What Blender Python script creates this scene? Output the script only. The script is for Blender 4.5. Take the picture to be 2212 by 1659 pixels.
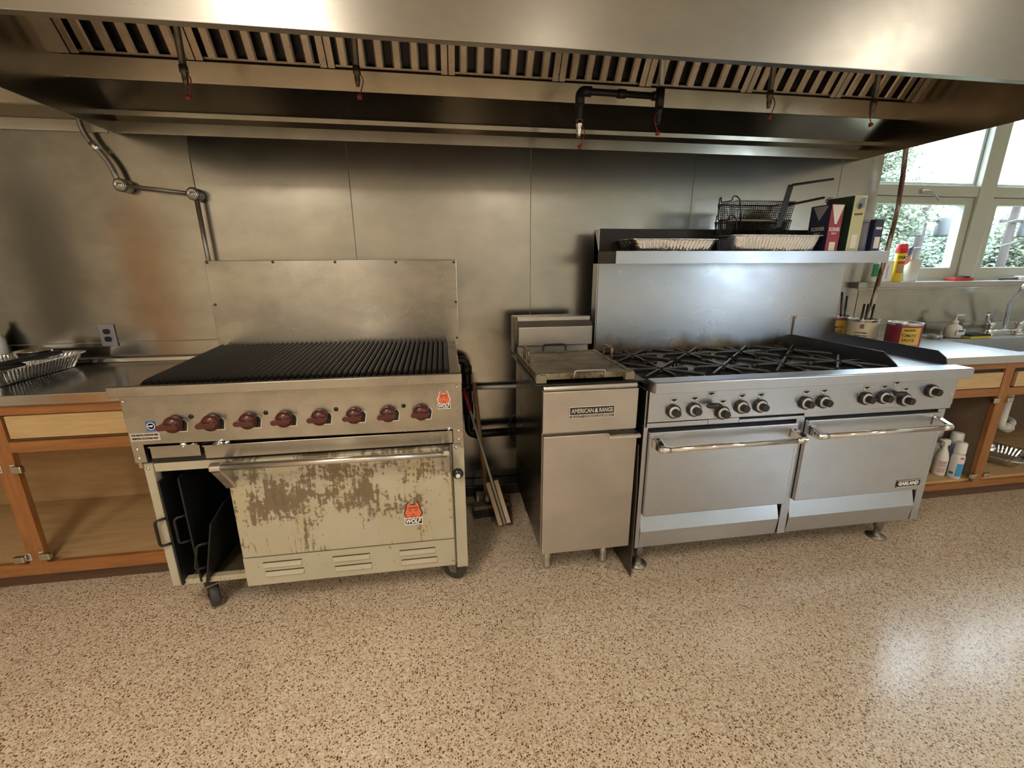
import bpy, bmesh, math, random
from mathutils import Vector, Matrix, Euler
random.seed(7)
for o in list(bpy.data.objects): bpy.data.objects.remove(o)
scene = bpy.context.scene
COL = scene.collection
PI = math.pi

# ------------------------------------------------------------------ camera
FPX = 947.54
cam = bpy.data.cameras.new('camera')
cam.sensor_fit = 'HORIZONTAL'; cam.sensor_width = 36.0
cam.lens = FPX * 36.0 / 2212.0
cam.clip_start = 0.02; cam.clip_end = 300
camo = bpy.data.objects.new('camera', cam); COL.objects.link(camo)
yw, pt, rl = (math.radians(a) for a in (-8.783, -15.293, 0.2515))
Rm = Matrix.Rotation(yw, 3, 'Z') @ Matrix.Rotation(pt, 3, 'X') @ Matrix.Rotation(rl, 3, 'Y')
right, fwd, up = Rm.col[0], Rm.col[1], Rm.col[2]
M = Matrix((right, up, -fwd)).transposed().to_4x4()
M.translation = Vector((-0.0568, -2.6133, 1.4214))
camo.matrix_world = M
scene.camera = camo

# ------------------------------------------------------------------ sky, lights, exposure
world = bpy.data.worlds.new('sky'); scene.world = world; world.use_nodes = True
wb = world.node_tree.nodes['Background']
wb.inputs[0].default_value = (0.72, 0.86, 1.0, 1); wb.inputs[1].default_value = 13.0
scene.view_settings.view_transform = 'Standard'
scene.view_settings.look = 'None'
scene.view_settings.gamma = 1.0
scene.view_settings.use_curve_mapping = False
scene.view_settings.exposure = 0.03
FIX = [(-1.0, -3.2), (3.3, -3.3), (1.1, -5.3), (-2.3, -5.3)]     # ceiling fixtures
LAMP_W = 46.0
LAMP_C = (1.0, 0.875, 0.725)
try:
    scene.cycles.max_bounces = 5; scene.cycles.diffuse_bounces = 3; scene.cycles.glossy_bounces = 3
    scene.cycles.use_adaptive_sampling = True; scene.cycles.adaptive_threshold = 0.09
    scene.cycles.transparent_max_bounces = 12; scene.cycles.caustics_reflective = False
    scene.cycles.sample_clamp_indirect = 6.0
except Exception: pass

# ------------------------------------------------------------------ materials
def nt_mat(name):
    m = bpy.data.materials.new(name); m.use_nodes = True
    nt = m.node_tree; b = nt.nodes['Principled BSDF']
    return m, nt, b
def N(nt, t, **kw):
    n = nt.nodes.new(t)
    for k, v in kw.items():
        if k in n.inputs: n.inputs[k].default_value = v
        else: setattr(n, k, v)
    return n
def L(nt, a, b): nt.links.new(a, b)
def coord(nt, scale=(1, 1, 1), kind='Object'):
    tc = N(nt, 'ShaderNodeNewGeometry') if kind == 'World' else N(nt, 'ShaderNodeTexCoord')
    mp = N(nt, 'ShaderNodeMapping'); mp.inputs['Scale'].default_value = scale
    L(nt, tc.outputs['Position' if kind == 'World' else kind], mp.inputs[0]); return mp.outputs[0]
def ramp(nt, fac, stops):
    r = N(nt, 'ShaderNodeValToRGB'); e = r.color_ramp.elements
    while len(e) < len(stops): e.new(0.5)
    for el, (p, c) in zip(e, stops):
        el.position = p; el.color = (c[0], c[1], c[2], 1) if not isinstance(c, (int, float)) else (c, c, c, 1)
    L(nt, fac, r.inputs[0]); return r.outputs[0]
def noise(nt, vec, scale, detail=4, rough=0.55):
    n = N(nt, 'ShaderNodeTexNoise', Scale=scale, Detail=detail, Roughness=rough); L(nt, vec, n.inputs['Vector']); return n.outputs['Fac']
def mix(nt, fac, a, b, mode='MIX'):
    m = N(nt, 'ShaderNodeMix', data_type='RGBA', blend_type=mode)
    for s, v in ((m.inputs[0], fac), (m.inputs[6], a), (m.inputs[7], b)):
        if hasattr(v, 'links'): L(nt, v, s)
        elif isinstance(v, (int, float)): s.default_value = v
        else: s.default_value = (v[0], v[1], v[2], 1)
    return m.outputs[2]
def math_n(nt, op, a, b=0.5, clamp=False):
    m = N(nt, 'ShaderNodeMath', operation=op, use_clamp=clamp)
    for s, v in ((m.inputs[0], a), (m.inputs[1], b)):
        if hasattr(v, 'links'): L(nt, v, s)
        else: s.default_value = v
    return m.outputs[0]
def bump(nt, b, h, strength=0.2, dist=0.01):
    n = N(nt, 'ShaderNodeBump', Strength=strength, Distance=dist); L(nt, h, n.inputs['Height']); L(nt, n.outputs[0], b.inputs['Normal'])
MATS = {}
def plain(name, c, rough=0.5, metal=0.0, var=0.0, vs=20.0, coat=0.0, spec=None):
    if name in MATS: return MATS[name]
    m, nt, b = nt_mat(name)
    b.inputs['Base Color'].default_value = (*c, 1); b.inputs['Roughness'].default_value = rough; b.inputs['Metallic'].default_value = metal
    if coat: b.inputs['Coat Weight'].default_value = coat
    if spec is not None: b.inputs['Specular IOR Level'].default_value = spec
    if var:
        f = noise(nt, coord(nt), vs, 5)
        L(nt, mix(nt, f, [x * (1 - var) for x in c], [min(1, x * (1 + var)) for x in c]), b.inputs['Base Color'])
    MATS[name] = m; return m
def steel(name, c=(0.60, 0.585, 0.55), rough=0.30, stain=0.0, stain_c=(0.16, 0.11, 0.06), aniso=0.55, speck=0.0, smear=0.12, tan=(0.04, 0.03, 1.0)):
    m, nt, b = nt_mat(name)
    b.inputs['Metallic'].default_value = 1.0
    g = (90, 90, 1.5) if tan[0] > 0.5 else (1.5, 1.5, 70)
    br = noise(nt, coord(nt, g, 'World'), 3.1, 2)                           # brushing lines along X
    v2 = coord(nt, (2.2, 2.2, 3.2), 'World')
    cl = noise(nt, v2, 2.0, 4, 0.6)                   # cloudy smears
    col = mix(nt, br, [x * 0.96 for x in c], [min(1, x * 1.03) for x in c])
    col = mix(nt, ramp(nt, cl, [(0.35, 0.0), (0.75, 1.0)]), col, [x * (1 - smear * 1.6) for x in c])
    if stain:
        s = noise(nt, coord(nt, (5, 5, 2.5), 'World'), 3.0, 8, 0.7)
        col = mix(nt, ramp(nt, s, [(0.62 - stain * 0.2, 0.0), (0.78 - stain * 0.15, 1.0)]), col, stain_c)
    if speck:
        s = noise(nt, coord(nt, (1, 1, 1), 'World'), 150.0, 2)
        col = mix(nt, ramp(nt, s, [(0.76 - speck * 0.1, 0.0), (0.80 - speck * 0.1, 1.0)]), col, (0.07, 0.05, 0.035))
    L(nt, col, b.inputs['Base Color'])
    L(nt, math_n(nt, 'ADD', math_n(nt, 'MULTIPLY', cl, 0.16), rough - 0.08), b.inputs['Roughness'])
    b.inputs['Anisotropic'].default_value = aniso
    t = N(nt, 'ShaderNodeCombineXYZ', X=tan[0], Y=tan[1], Z=tan[2]); L(nt, t.outputs[0], b.inputs['Tangent'])
    MATS[name] = m; return m

STEEL = steel('brushed_steel')
WALLST = steel('wall_steel', (0.46, 0.445, 0.405), 0.23, aniso=0.55, smear=0.12, tan=(1.0, 0.02, 0.03))
WALLSTH = steel('left_wall_steel', (0.45, 0.43, 0.375), 0.22, aniso=0.6, smear=0.16)
HOODST = steel('hood_steel', (0.45, 0.43, 0.385), 0.30, aniso=0.6, smear=0.10)
HOODIN = steel('hood_inner_steel', (0.40, 0.37, 0.31), 0.22, aniso=0.45, smear=0.16)
RANGEST = steel('range_steel', (0.54, 0.565, 0.615), 0.31, aniso=0.35, speck=0.35, smear=0.06)  # blue tint in the base colour stands in for cool daylight
FRYST = steel('fryer_steel', (0.56, 0.52, 0.475), 0.36, aniso=0.3, speck=0.3, smear=0.10)
BROILST = steel('broiler_steel', (0.45, 0.425, 0.375), 0.27, stain=0.0, aniso=0.75, speck=0.15, smear=0.22)
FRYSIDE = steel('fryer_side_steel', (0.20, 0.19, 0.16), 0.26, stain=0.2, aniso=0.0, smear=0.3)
GREASE = steel('greasy_filter_steel', (0.37, 0.31, 0.245), 0.33, aniso=0.3, speck=0.8, smear=0.22)
CHROME = plain('chrome', (0.82, 0.82, 0.82), 0.09, 1.0)
ALU = plain('cast_aluminium', (0.66, 0.64, 0.60), 0.28, 1.0, 0.15, 30)
DARKM = plain('dark_metal', (0.030, 0.030, 0.032), 0.42, 0.6, 0.4, 25)
BLACK = plain('black_paint', (0.012, 0.012, 0.013), 0.5, 0.0, 0.3, 15)
CASTIRON = plain('cast_iron', (0.030, 0.028, 0.027), 0.33, 0.55, 0.5, 40)
BLACKPL = plain('black_plastic', (0.015, 0.015, 0.016), 0.32)
WHITEPL = plain('white_plastic', (0.80, 0.80, 0.77), 0.4)
FOIL = None
def foil_mat():
    m, nt, b = nt_mat('aluminium_foil'); b.inputs['Metallic'].default_value = 1.0
    b.inputs['Base Color'].default_value = (0.82, 0.84, 0.88, 1); b.inputs['Roughness'].default_value = 0.24
    f = noise(nt, coord(nt), 45, 3); bump(nt, b, f, 0.35, 0.01); return m
FOIL = foil_mat()
def terrazzo():
    m, nt, b = nt_mat('terrazzo_floor')
    v = coord(nt, (1, 1, 1), 'World')
    def chips(sc):
        vo = N(nt, 'ShaderNodeTexVoronoi', Scale=sc, Randomness=1.0); L(nt, v, vo.inputs['Vector'])
        sp = N(nt, 'ShaderNodeSeparateColor'); L(nt, vo.outputs['Color'], sp.inputs[0]); return sp, vo.outputs['Distance']
    s1, d1 = chips(150.0); s2, d2 = chips(225.0); s3, d3 = chips(112.0)
    base = ramp(nt, s1.outputs[0], [(0.0, (0.58, 0.43, 0.29)), (0.25, (0.70, 0.56, 0.40)), (0.8, (0.78, 0.66, 0.50)), (1.0, (0.87, 0.79, 0.65))])
    dark = ramp(nt, s2.outputs[1], [(0.0, (0.05, 0.018, 0.010)), (0.5, (0.13, 0.05, 0.025)), (0.85, (0.26, 0.12, 0.06)), (1.0, (0.05, 0.04, 0.03))])
    m1 = math_n(nt, 'MULTIPLY', math_n(nt, 'GREATER_THAN', s2.outputs[0], 0.70), math_n(nt, 'LESS_THAN', d2, 0.46))
    col = mix(nt, m1, base, dark)
    dark3 = ramp(nt, s3.outputs[1], [(0.0, (0.045, 0.016, 0.010)), (0.55, (0.15, 0.05, 0.028)), (0.9, (0.30, 0.14, 0.08)), (1.0, (0.80, 0.76, 0.66))])
    m3 = math_n(nt, 'MULTIPLY', math_n(nt, 'GREATER_THAN', s3.outputs[0], 0.70), math_n(nt, 'LESS_THAN', d3, 0.38))
    col = mix(nt, m3, col, dark3)
    lg = noise(nt, coord(nt, (0.8, 0.8, 0.8), 'World'), 1.6, 4)
    col = mix(nt, ramp(nt, lg, [(0.3, 0.0), (0.75, 0.22)]), col, (0.46, 0.34, 0.21))
    L(nt, col, b.inputs['Base Color'])
    b.inputs['Roughness'].default_value = 0.36; b.inputs['Specular IOR Level'].default_value = 0.5
    b.inputs['Coat Weight'].default_value = 0.55; b.inputs['Coat Roughness'].default_value = 0.16
    bump(nt, b, noise(nt, v, 60, 2), 0.05, 0.004)
    return m
FLOORM = terrazzo()
def wood(name, c1, c2, sc=(3, 3, 40), rough=0.45):
    m, nt, b = nt_mat(name)
    v = coord(nt, sc, 'World'); f = noise(nt, v, 2.2, 6, 0.6)
    L(nt, ramp(nt, f, [(0.3, c1), (0.7, c2)]), b.inputs['Base Color']); b.inputs['Roughness'].default_value = rough
    bump(nt, b, f, 0.06, 0.004); MATS[name] = m; return m
OAK = wood('oak_frame', (0.25, 0.095, 0.026), (0.37, 0.16, 0.05), (3, 3, 30))
OAKV = wood('oak_frame_vertical', (0.25, 0.095, 0.026), (0.37, 0.16, 0.05), (30, 30, 3))
MAPLE = wood('pale_drawer_wood', (0.47, 0.31, 0.14), (0.58, 0.41, 0.21), (3, 3, 25))
PLY = wood('plywood', (0.48, 0.30, 0.14), (0.60, 0.40, 0.20), (2, 12, 12), 0.55)
DOORW = wood('stained_door_wood', (0.42, 0.17, 0.04), (0.56, 0.25, 0.07), (14, 14, 1.2))
HANDLEW = wood('broom_wood', (0.34, 0.19, 0.08), (0.50, 0.31, 0.15), (30, 30, 4))
BLOCKW = wood('pale_brush_wood', (0.60, 0.42, 0.28), (0.70, 0.53, 0.38), (12, 12, 12))
CREAM = plain('cream_wall_paint', (0.62, 0.58, 0.49), 0.6, 0, 0.06, 3)
CEIL = plain('ceiling_paint', (0.78, 0.75, 0.68), 0.8)
def enamel(grime):
    m, nt, b = nt_mat('cream_enamel_' + str(grime))
    base = mix(nt, noise(nt, coord(nt, (1, 1, 1), 'World'), 6, 5), (0.40, 0.365, 0.26), (0.52, 0.485, 0.37))
    if grime:
        geo = N(nt, 'ShaderNodeNewGeometry'); sx = N(nt, 'ShaderNodeSeparateXYZ'); L(nt, geo.outputs['Position'], sx.inputs[0])
        patch = noise(nt, coord(nt, (4.5, 1, 5.0), 'World'), 1.6, 7, 0.62)
        drip = noise(nt, coord(nt, (55, 1, 7), 'World'), 1.4, 4, 0.6)
        fine = noise(nt, coord(nt, (1, 1, 1), 'World'), 75, 3, 0.6)
        band = math_n(nt, 'SUBTRACT', 1.0, math_n(nt, 'MULTIPLY', math_n(nt, 'ABSOLUTE', math_n(nt, 'SUBTRACT', sx.outputs[2], 0.60)), 3.4), True)   # spills ran down from the top edge
        tot = math_n(nt, 'ADD', math_n(nt, 'ADD', math_n(nt, 'MULTIPLY', patch, 0.70), math_n(nt, 'MULTIPLY', drip, 0.32)), math_n(nt, 'ADD', math_n(nt, 'MULTIPLY', band, 0.14), math_n(nt, 'MULTIPLY', fine, 0.24)))
        f = ramp(nt, tot, [(0.715, 0.0), (0.755, 0.85), (0.95, 1.0)])
        yel = ramp(nt, noise(nt, coord(nt, (7, 1, 3), 'World'), 1.3, 5), [(0.45, 0.0), (0.75, 0.55)])
        base = mix(nt, yel, base, (0.46, 0.34, 0.14))
        st = noise(nt, coord(nt, (110, 1, 9), 'World'), 1.3, 4, 0.6)
        base = mix(nt, ramp(nt, math_n(nt, 'ADD', st, math_n(nt, 'MULTIPLY', patch, 0.35)), [(0.80, 0.0), (0.88, 0.85)]), base, (0.13, 0.085, 0.045))
        col = mix(nt, f, base, mix(nt, patch, (0.085, 0.055, 0.03), (0.20, 0.14, 0.08)))
    else:
        sp = noise(nt, coord(nt, (1, 1, 1), 'World'), 42, 4, 0.6)
        col = mix(nt, ramp(nt, sp, [(0.66, 0.0), (0.72, 0.8)]), base, (0.22, 0.15, 0.07))
    L(nt, col, b.inputs['Base Color']); b.inputs['Roughness'].default_value = 0.42
    return m
ENAMEL = enamel(0); ENAMELD = enamel(1)
KNOBRED = plain('oxblood_knob', (0.085, 0.018, 0.013), 0.28, 0, 0.2, 30)
RED = plain('red_plastic', (0.55, 0.03, 0.02), 0.4)
WHITEINK = plain('white_print', (0.86, 0.85, 0.80), 0.5)
BLACKINK = plain('black_print', (0.015, 0.015, 0.015), 0.5)
ORANGE = plain('orange_red_print', (0.72, 0.16, 0.07), 0.45, 0, 0.15, 60)
BLUEINK = plain('blue_print', (0.03, 0.12, 0.42), 0.5)
SILVERINK = plain('silver_print', (0.70, 0.68, 0.64), 0.35, 0.7)
PIPEBLACK = plain('black_iron_pipe', (0.022, 0.021, 0.021), 0.45, 0.5, 0.4, 30)
GALV = plain('galvanised_pipe', (0.36, 0.35, 0.32), 0.42, 0.9, 0.25, 25)
GREASEPIPE = plain('greasy_pipe', (0.14, 0.125, 0.10), 0.4, 0.8, 0.4, 30)
SAGE = plain('window_frame_paint', (0.50, 0.52, 0.44), 0.45)
SILLM = plain('stone_sill', (0.46, 0.44, 0.41), 0.5, 0, 0.15, 40)
def heat_steel():
    m = steel('backguard_steel', (0.53, 0.555, 0.61), 0.29, aniso=0.5, speck=0.36, smear=0.06)
    nt = m.node_tree; b = nt.nodes['Principled BSDF']
    old = b.inputs['Base Color'].links[0].from_socket
    geo = N(nt, 'ShaderNodeNewGeometry'); sx = N(nt, 'ShaderNodeSeparateXYZ'); L(nt, geo.outputs['Position'], sx.inputs[0])
    h = math_n(nt, 'SUBTRACT', 1.0, math_n(nt, 'MULTIPLY', math_n(nt, 'SUBTRACT', sx.outputs[2], 0.94), 5.5), True)   # scorched strip behind the burners
    n = noise(nt, coord(nt, (4.2, 1, 3), 'World'), 1.5, 6, 0.65)
    f = ramp(nt, math_n(nt, 'ADD', math_n(nt, 'MULTIPLY', h, 0.62), math_n(nt, 'MULTIPLY', n, 0.75)), [(0.70, 0.0), (1.0, 0.9)])
    tint = ramp(nt, noise(nt, coord(nt, (3, 1, 6), 'World'), 2.0, 4), [(0.3, (0.40, 0.25, 0.08)), (0.6, (0.16, 0.11, 0.07))])
    L(nt, mix(nt, f, old, tint), b.inputs['Base Color']); return m
GUARDST = heat_steel()
def griddle_mat():
    m, nt, b = nt_mat('seasoned_griddle'); b.inputs['Metallic'].default_value = 0.75
    f = noise(nt, coord(nt, (1, 1.6, 1), 'World'), 11, 8, 0.75); g = noise(nt, coord(nt, (1, 1, 1), 'World'), 60, 3)
    col = ramp(nt, f, [(0.34, (0.05, 0.040, 0.027)), (0.47, (0.20, 0.165, 0.105)), (0.66, (0.38, 0.33, 0.235))])
    col = mix(nt, ramp(nt, g, [(0.60, 0.0), (0.68, 0.8)]), col, (0.03, 0.025, 0.02))
    L(nt, col, b.inputs['Base Color']); b.inputs['Roughness'].default_value = 0.42; bump(nt, b, g, 0.3, 0.004); return m
GRIDDLE = griddle_mat()
def glass_pane():
    m = bpy.data.materials.new('window_glass'); m.use_nodes = True; nt = m.node_tree
    nt.nodes.remove(nt.nodes['Principled BSDF']); out = nt.nodes['Material Output']
    t = N(nt, 'ShaderNodeBsdfTransparent'); t.inputs[0].default_value = (0.96, 0.98, 0.97, 1)
    g = N(nt, 'ShaderNodeBsdfGlossy'); g.inputs['Roughness'].default_value = 0.02
    lw = N(nt, 'ShaderNodeLayerWeight'); mx = N(nt, 'ShaderNodeMixShader')
    f = math_n(nt, 'ADD', math_n(nt, 'MULTIPLY', math_n(nt, 'POWER', lw.outputs['Facing'], 4.0), 0.5), 0.03)
    L(nt, f, mx.inputs[0]); L(nt, t.outputs[0], mx.inputs[1]); L(nt, g.outputs[0], mx.inputs[2]); L(nt, mx.outputs[0], out.inputs[0]); return m
GLASS = glass_pane()
def translucent(name, c, rough=0.35, tr=0.5):
    m, nt, b = nt_mat(name); b.inputs['Base Color'].default_value = (*c, 1); b.inputs['Roughness'].default_value = rough
    b.inputs['Transmission Weight'].default_value = tr; return m

# ------------------------------------------------------------------ mesh helpers
class MB:
    def __init__(s): s.v = []; s.f = []; s.s = []; s.mi = []
    def add(s, vs, fs, smooth=False, mi=0):
        o = len(s.v); s.v += [tuple(v) for v in vs]
        for f in fs: s.f.append([i + o for i in f]); s.s.append(smooth); s.mi.append(mi)
        return s
    def box(s, x0, x1, y0, y1, z0, z1, mi=0):
        return s.add([(x0, y0, z0), (x1, y0, z0), (x1, y1, z0), (x0, y1, z0), (x0, y0, z1), (x1, y0, z1), (x1, y1, z1), (x0, y1, z1)],
                     [(0, 3, 2, 1), (4, 5, 6, 7), (0, 1, 5, 4), (1, 2, 6, 5), (2, 3, 7, 6), (3, 0, 4, 7)], False, mi)
    def prism(s, pts, axis, a0, a1, mi=0, smooth=False):
        def P(p, a):
            return (a, p[0], p[1]) if axis == 'x' else (p[0], a, p[1]) if axis == 'y' else (p[0], p[1], a)
        n = len(pts); vs = [P(p, a0) for p in pts] + [P(p, a1) for p in pts]
        s.add(vs, [list(range(n))[::-1], list(range(n, 2 * n))], False, mi); o = len(s.v) - 2 * n
        for i in range(n):
            s.f.append([o + i, o + (i + 1) % n, o + n + (i + 1) % n, o + n + i]); s.s.append(smooth); s.mi.append(mi)
        return s
    def tube(s, path, r, n=10, caps=True, mi=0, closed=False, sq=None):
        path = [Vector(p) for p in path]; m = len(path); rs = r if isinstance(r, (list, tuple)) else [r] * m
        T = []
        for i in range(m):
            a = path[(i - 1) % m] if closed or i > 0 else path[0]; b = path[(i + 1) % m] if closed or i < m - 1 else path[-1]
            T.append((b - a).normalized())
        u = T[0].orthogonal().normalized() if abs(T[0].z) > 0.95 else Vector((0, 0, 1)).cross(T[0]).normalized()
        o = len(s.v)
        for i in range(m):
            u = (u - T[i] * u.dot(T[i])).normalized(); w = T[i].cross(u)
            for k in range(n):
                a = 2 * PI * k / n + (PI / n if sq else 0); cu, cw = math.cos(a) * rs[i], math.sin(a) * rs[i]
                if sq: cu *= sq[0]; cw *= sq[1]
                s.v.append(tuple(path[i] + u * cu + w * cw))
        for i in range(m if closed else m - 1):
            j = (i + 1) % m
            for k in range(n):
                s.f.append([o + i * n + k, o + i * n + (k + 1) % n, o + j * n + (k + 1) % n, o + j * n + k]); s.s.append(not sq); s.mi.append(mi)
        if caps and not closed:
            s.f.append([o + k for k in range(n)][::-1]); s.f.append([o + (m - 1) * n + k for k in range(n)]); s.s += [False, False]; s.mi += [mi, mi]
        return s
    def cyl(s, p0, p1, r, r1=None, n=20, mi=0): return s.tube([p0, p1], [r, r if r1 is None else r1], n, True, mi)
    def lathe(s, prof, c=(0, 0, 0), ax='z', n=24, mi=0, smooth=True, a0=0):
        o = len(s.v); c = Vector(c); m = len(prof)
        for r, h in prof:
            for k in range(n):
                a = 2 * PI * k / n + a0; x, y = r * math.cos(a), r * math.sin(a)
                p = (x, y, h) if ax == 'z' else (x, -h, y) if ax == 'y' else (h, x, y)    # 'y': height runs towards the viewer (-Y)
                s.v.append(tuple(c + Vector(p)))
        for i in range(m - 1):
            for k in range(n):
                s.f.append([o + i * n + k, o + i * n + (k + 1) % n, o + (i + 1) * n + (k + 1) % n, o + (i + 1) * n + k]); s.s.append(smooth); s.mi.append(mi)
        for i in (0, m - 1):
            if prof[i][0] > 1e-6: s.f.append([o + i * n + k for k in range(n)]); s.s.append(False); s.mi.append(mi)
        return s
    def mesh(s, name, mats):
        me = bpy.data.meshes.new(name); me.from_pydata(s.v, [], s.f)
        me.polygons.foreach_set('use_smooth', s.s); me.polygons.foreach_set('material_index', s.mi)
        for m in (mats if isinstance(mats, (list, tuple)) else [mats]): me.materials.append(m)
        bm = bmesh.new(); bm.from_mesh(me); bmesh.ops.remove_doubles(bm, verts=bm.verts, dist=1e-6); bmesh.ops.recalc_face_normals(bm, faces=bm.faces); bm.to_mesh(me); bm.free()
        return me
    def build(s, name, mats, parent=None, bevel=0.0, seg=2):
        return link(name, s.mesh(name, mats), parent, bevel=bevel, seg=seg)
def link(name, me, parent=None, loc=None, rot=None, bevel=0.0, seg=2):
    o = bpy.data.objects.new(name, me); COL.objects.link(o)
    if loc is not None: o.location = loc
    if rot is not None: o.rotation_euler = rot
    if parent is not None:
        o.parent = parent
        o.matrix_parent_inverse = WM[parent.name].inverted()
    b = Matrix.LocRotScale(o.location, o.rotation_euler, None)
    WM[o.name] = b
    if bevel:
        md = o.modifiers.new('bevel', 'BEVEL'); md.width = bevel; md.segments = seg; md.limit_method = 'ANGLE'; md.angle_limit = 0.7
    return o
WM = {}
def tag(o, label, cat, group=None, kind=None):
    o['label'] = label; o['category'] = cat
    if group: o['group'] = group
    if kind: o['kind'] = kind
    return o
def thing(name, loc, label, cat, group=None):
    o = bpy.data.objects.new(name, None); COL.objects.link(o); o.location = loc; o.empty_display_size = 0.05
    WM[o.name] = Matrix.Translation(loc)
    return tag(o, label, cat, group)
def struct(o): o['kind'] = 'structure'; return o
def box(name, m, parent, x0, x1, y0, y1, z0, z1, bevel=0.0): return MB().box(x0, x1, y0, y1, z0, z1).build(name, m, parent, bevel)
def text_mesh(body, size, m, bold=0.0, extr=0.0004, shear=0.0, align='CENTER', width=None):
    cu = bpy.data.curves.new('t', 'FONT'); cu.body = body; cu.size = size; cu.offset = bold; cu.extrude = extr; cu.shear = shear
    cu.align_x = align; cu.align_y = 'CENTER'; cu.resolution_u = 3
    ob = bpy.data.objects.new('t', cu); COL.objects.link(ob)
    dg = bpy.context.evaluated_depsgraph_get(); me = bpy.data.meshes.new_from_object(ob.evaluated_get(dg))
    bpy.data.objects.remove(ob); bpy.data.curves.remove(cu)
    if width:
        xs = [v.co.x for v in me.vertices]; k = width / max(1e-6, max(xs) - min(xs)); c = (max(xs) + min(xs)) / 2
        for v in me.vertices: v.co.x = (v.co.x - c) * k
    me.materials.clear(); me.materials.append(m); return me
def lettering(parent, body, size, m, x, y, z, width=None, bold=0.0, shear=0.0, rot=(PI / 2, 0, 0), name='lettering', extr=0.0004):
    return link(name, text_mesh(body, size, m, bold, extr, shear, 'CENTER', width), parent, (x, y, z), rot)
def wrap(me, R):       # bends flat lettering round a can (x -> angle), facing -Y
    for v in me.vertices:
        a = v.co.x / R; r = R + v.co.z; v.co = Vector((math.sin(a) * r, -math.cos(a) * r, v.co.y))
    return me
def arc(c, r, a0, a1, n, plane='xz'):
    out = []
    for i in range(n + 1):
        a = a0 + (a1 - a0) * i / n; u, w = r * math.cos(a), r * math.sin(a)
        out.append((c[0] + u, c[1], c[2] + w) if plane == 'xz' else (c[0], c[1] + u, c[2] + w) if plane == 'yz' else (c[0] + u, c[1] + w, c[2]))
    return out
def fillet(pts, r, n=4):
    pts = [Vector(p) for p in pts]; out = [pts[0]]
    for i in range(1, len(pts) - 1):
        a, b, c = pts[i - 1], pts[i], pts[i + 1]
        d1 = (a - b); d2 = (c - b); k = min(r, d1.length * 0.49, d2.length * 0.49)
        p, q = b + d1.normalized() * k, b + d2.normalized() * k
        for j in range(n + 1):
            t = j / n; out.append(p * (1 - t) ** 2 + b * 2 * t * (1 - t) + q * t * t)
    return out + [pts[-1]]
def screw_mesh(r=0.006, m=None): return MB().lathe([(r, 0), (r, r * 0.25), (r * 0.7, r * 0.55), (0, r * 0.65)], ax='y', n=12).mesh('screw', m or ALU)

# ================================================================== THE ROOM
XL, XR, YF, ZC = -3.4, 5.2, -6.4, 3.0
fl = box('floor', FLOORM, None, XL - .2, XR + .2, YF - .2, 0.16, -0.1, 0.0); struct(fl)
wall = MB().prism([(XL, 0), (XR, 0), (XR, 1.258), (2.70, 1.258), (2.70, 2.7), (XR, 2.7), (XR, ZC), (XL, ZC)], 'y', 0.0, 0.16).build('wall_back', CREAM); struct(wall)
def panel(x0, x1, z0, z1, m=WALLST, t=0.004, name='steel_panel'):
    return box(name, m, wall, x0 + .0012, x1 - .0012, -t, 0.002, z0, z1, 0.001)
xs = [-1.264, -.5145, .458, 1.4335, 2.41]
panel(-3.38, xs[0], 1.030, 2.034, WALLSTH, 0.006); panel(-3.38, xs[0], 0.90, 1.0265, WALLSTH, 0.004)
for a, b in zip(xs[:-1], xs[1:]): panel(a, b, 0.06, 2.06)
panel(2.41, 2.70, 0.06, 2.06)
panel(2.70, XR, 1.012, 1.244, WALLSTH, 0.006); panel(2.70, XR, 0.90, 1.0085, WALLSTH, 0.004)
box('backsplash_trim', STEEL, wall, 2.69, XR, -0.014, 0.0, 1.244, 1.2575, 0.002)
box('panel_cap', CREAM, wall, -3.38, -1.60, -0.012, 0.0, 2.0345, 2.085, 0.002)
soff = box('trim_1', plain('soffit_paint', (0.42, 0.37, 0.27), 0.5), None, XL, -1.62, -0.205, 0.0, 2.088, 2.30, 0.012); struct(soff)
wl = box('wall_left', CREAM, None, XL - 0.12, XL, YF, 0.0, 0, ZC); struct(wl)
wo, wi = [(YF, 0), (0, 0), (0, ZC), (YF, ZC)], [(-6.1, 1.05), (-4.7, 1.05), (-4.7, 2.25), (-6.1, 2.25)]
def wall_ring(name, o, i, x0, x1, m, parent=None):
    vs = [(x0, *p) for p in o + i] + [(x1, *p) for p in o + i]; fs = []
    for k in range(4):
        j = (k + 1) % 4
        fs += [(k, j, 4 + j, 4 + k), (8 + k, 12 + k, 12 + j, 8 + j), (k, 8 + k, 8 + j, j), (4 + k, 4 + j, 12 + j, 12 + k)]
    return MB().add(vs, fs).build(name, m, parent)
wr = wall_ring('wall_right', wo, wi, XR, XR + 0.12, CREAM); struct(wr)
wf = box('wall_front', CREAM, None, XL, XR, YF - 0.12, YF, 0, ZC); struct(wf)
ce = box('ceiling', CEIL, None, XL, XR, YF, 0.16, ZC, ZC + 0.1); struct(ce)
bb = box('baseboard_back', plain('black_cove_base', (0.02, 0.019, 0.018), 0.5), None, -1.25, 2.38, -0.115, -0.004, 0.0, 0.075, 0.01); struct(bb)
d1 = box('door_1', DOORW, None, XL, XL + 0.05, -3.50, -2.85, 0, 2.08, 0.004); struct(d1)
MB().lathe([(0.012, 0), (0.012, 0.04), (0.028, 0.05), (0.028, 0.075), (0, 0.08)], (XL + .05, -2.95, 1.0), 'x').build('door_handle', CHROME, d1)
d2 = box('door_2', plain('dark_door_paint', (0.10, 0.085, 0.07), 0.5), None, XL, XL + 0.05, -2.12, -1.68, 0, 2.08, 0.004); struct(d2)
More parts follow.
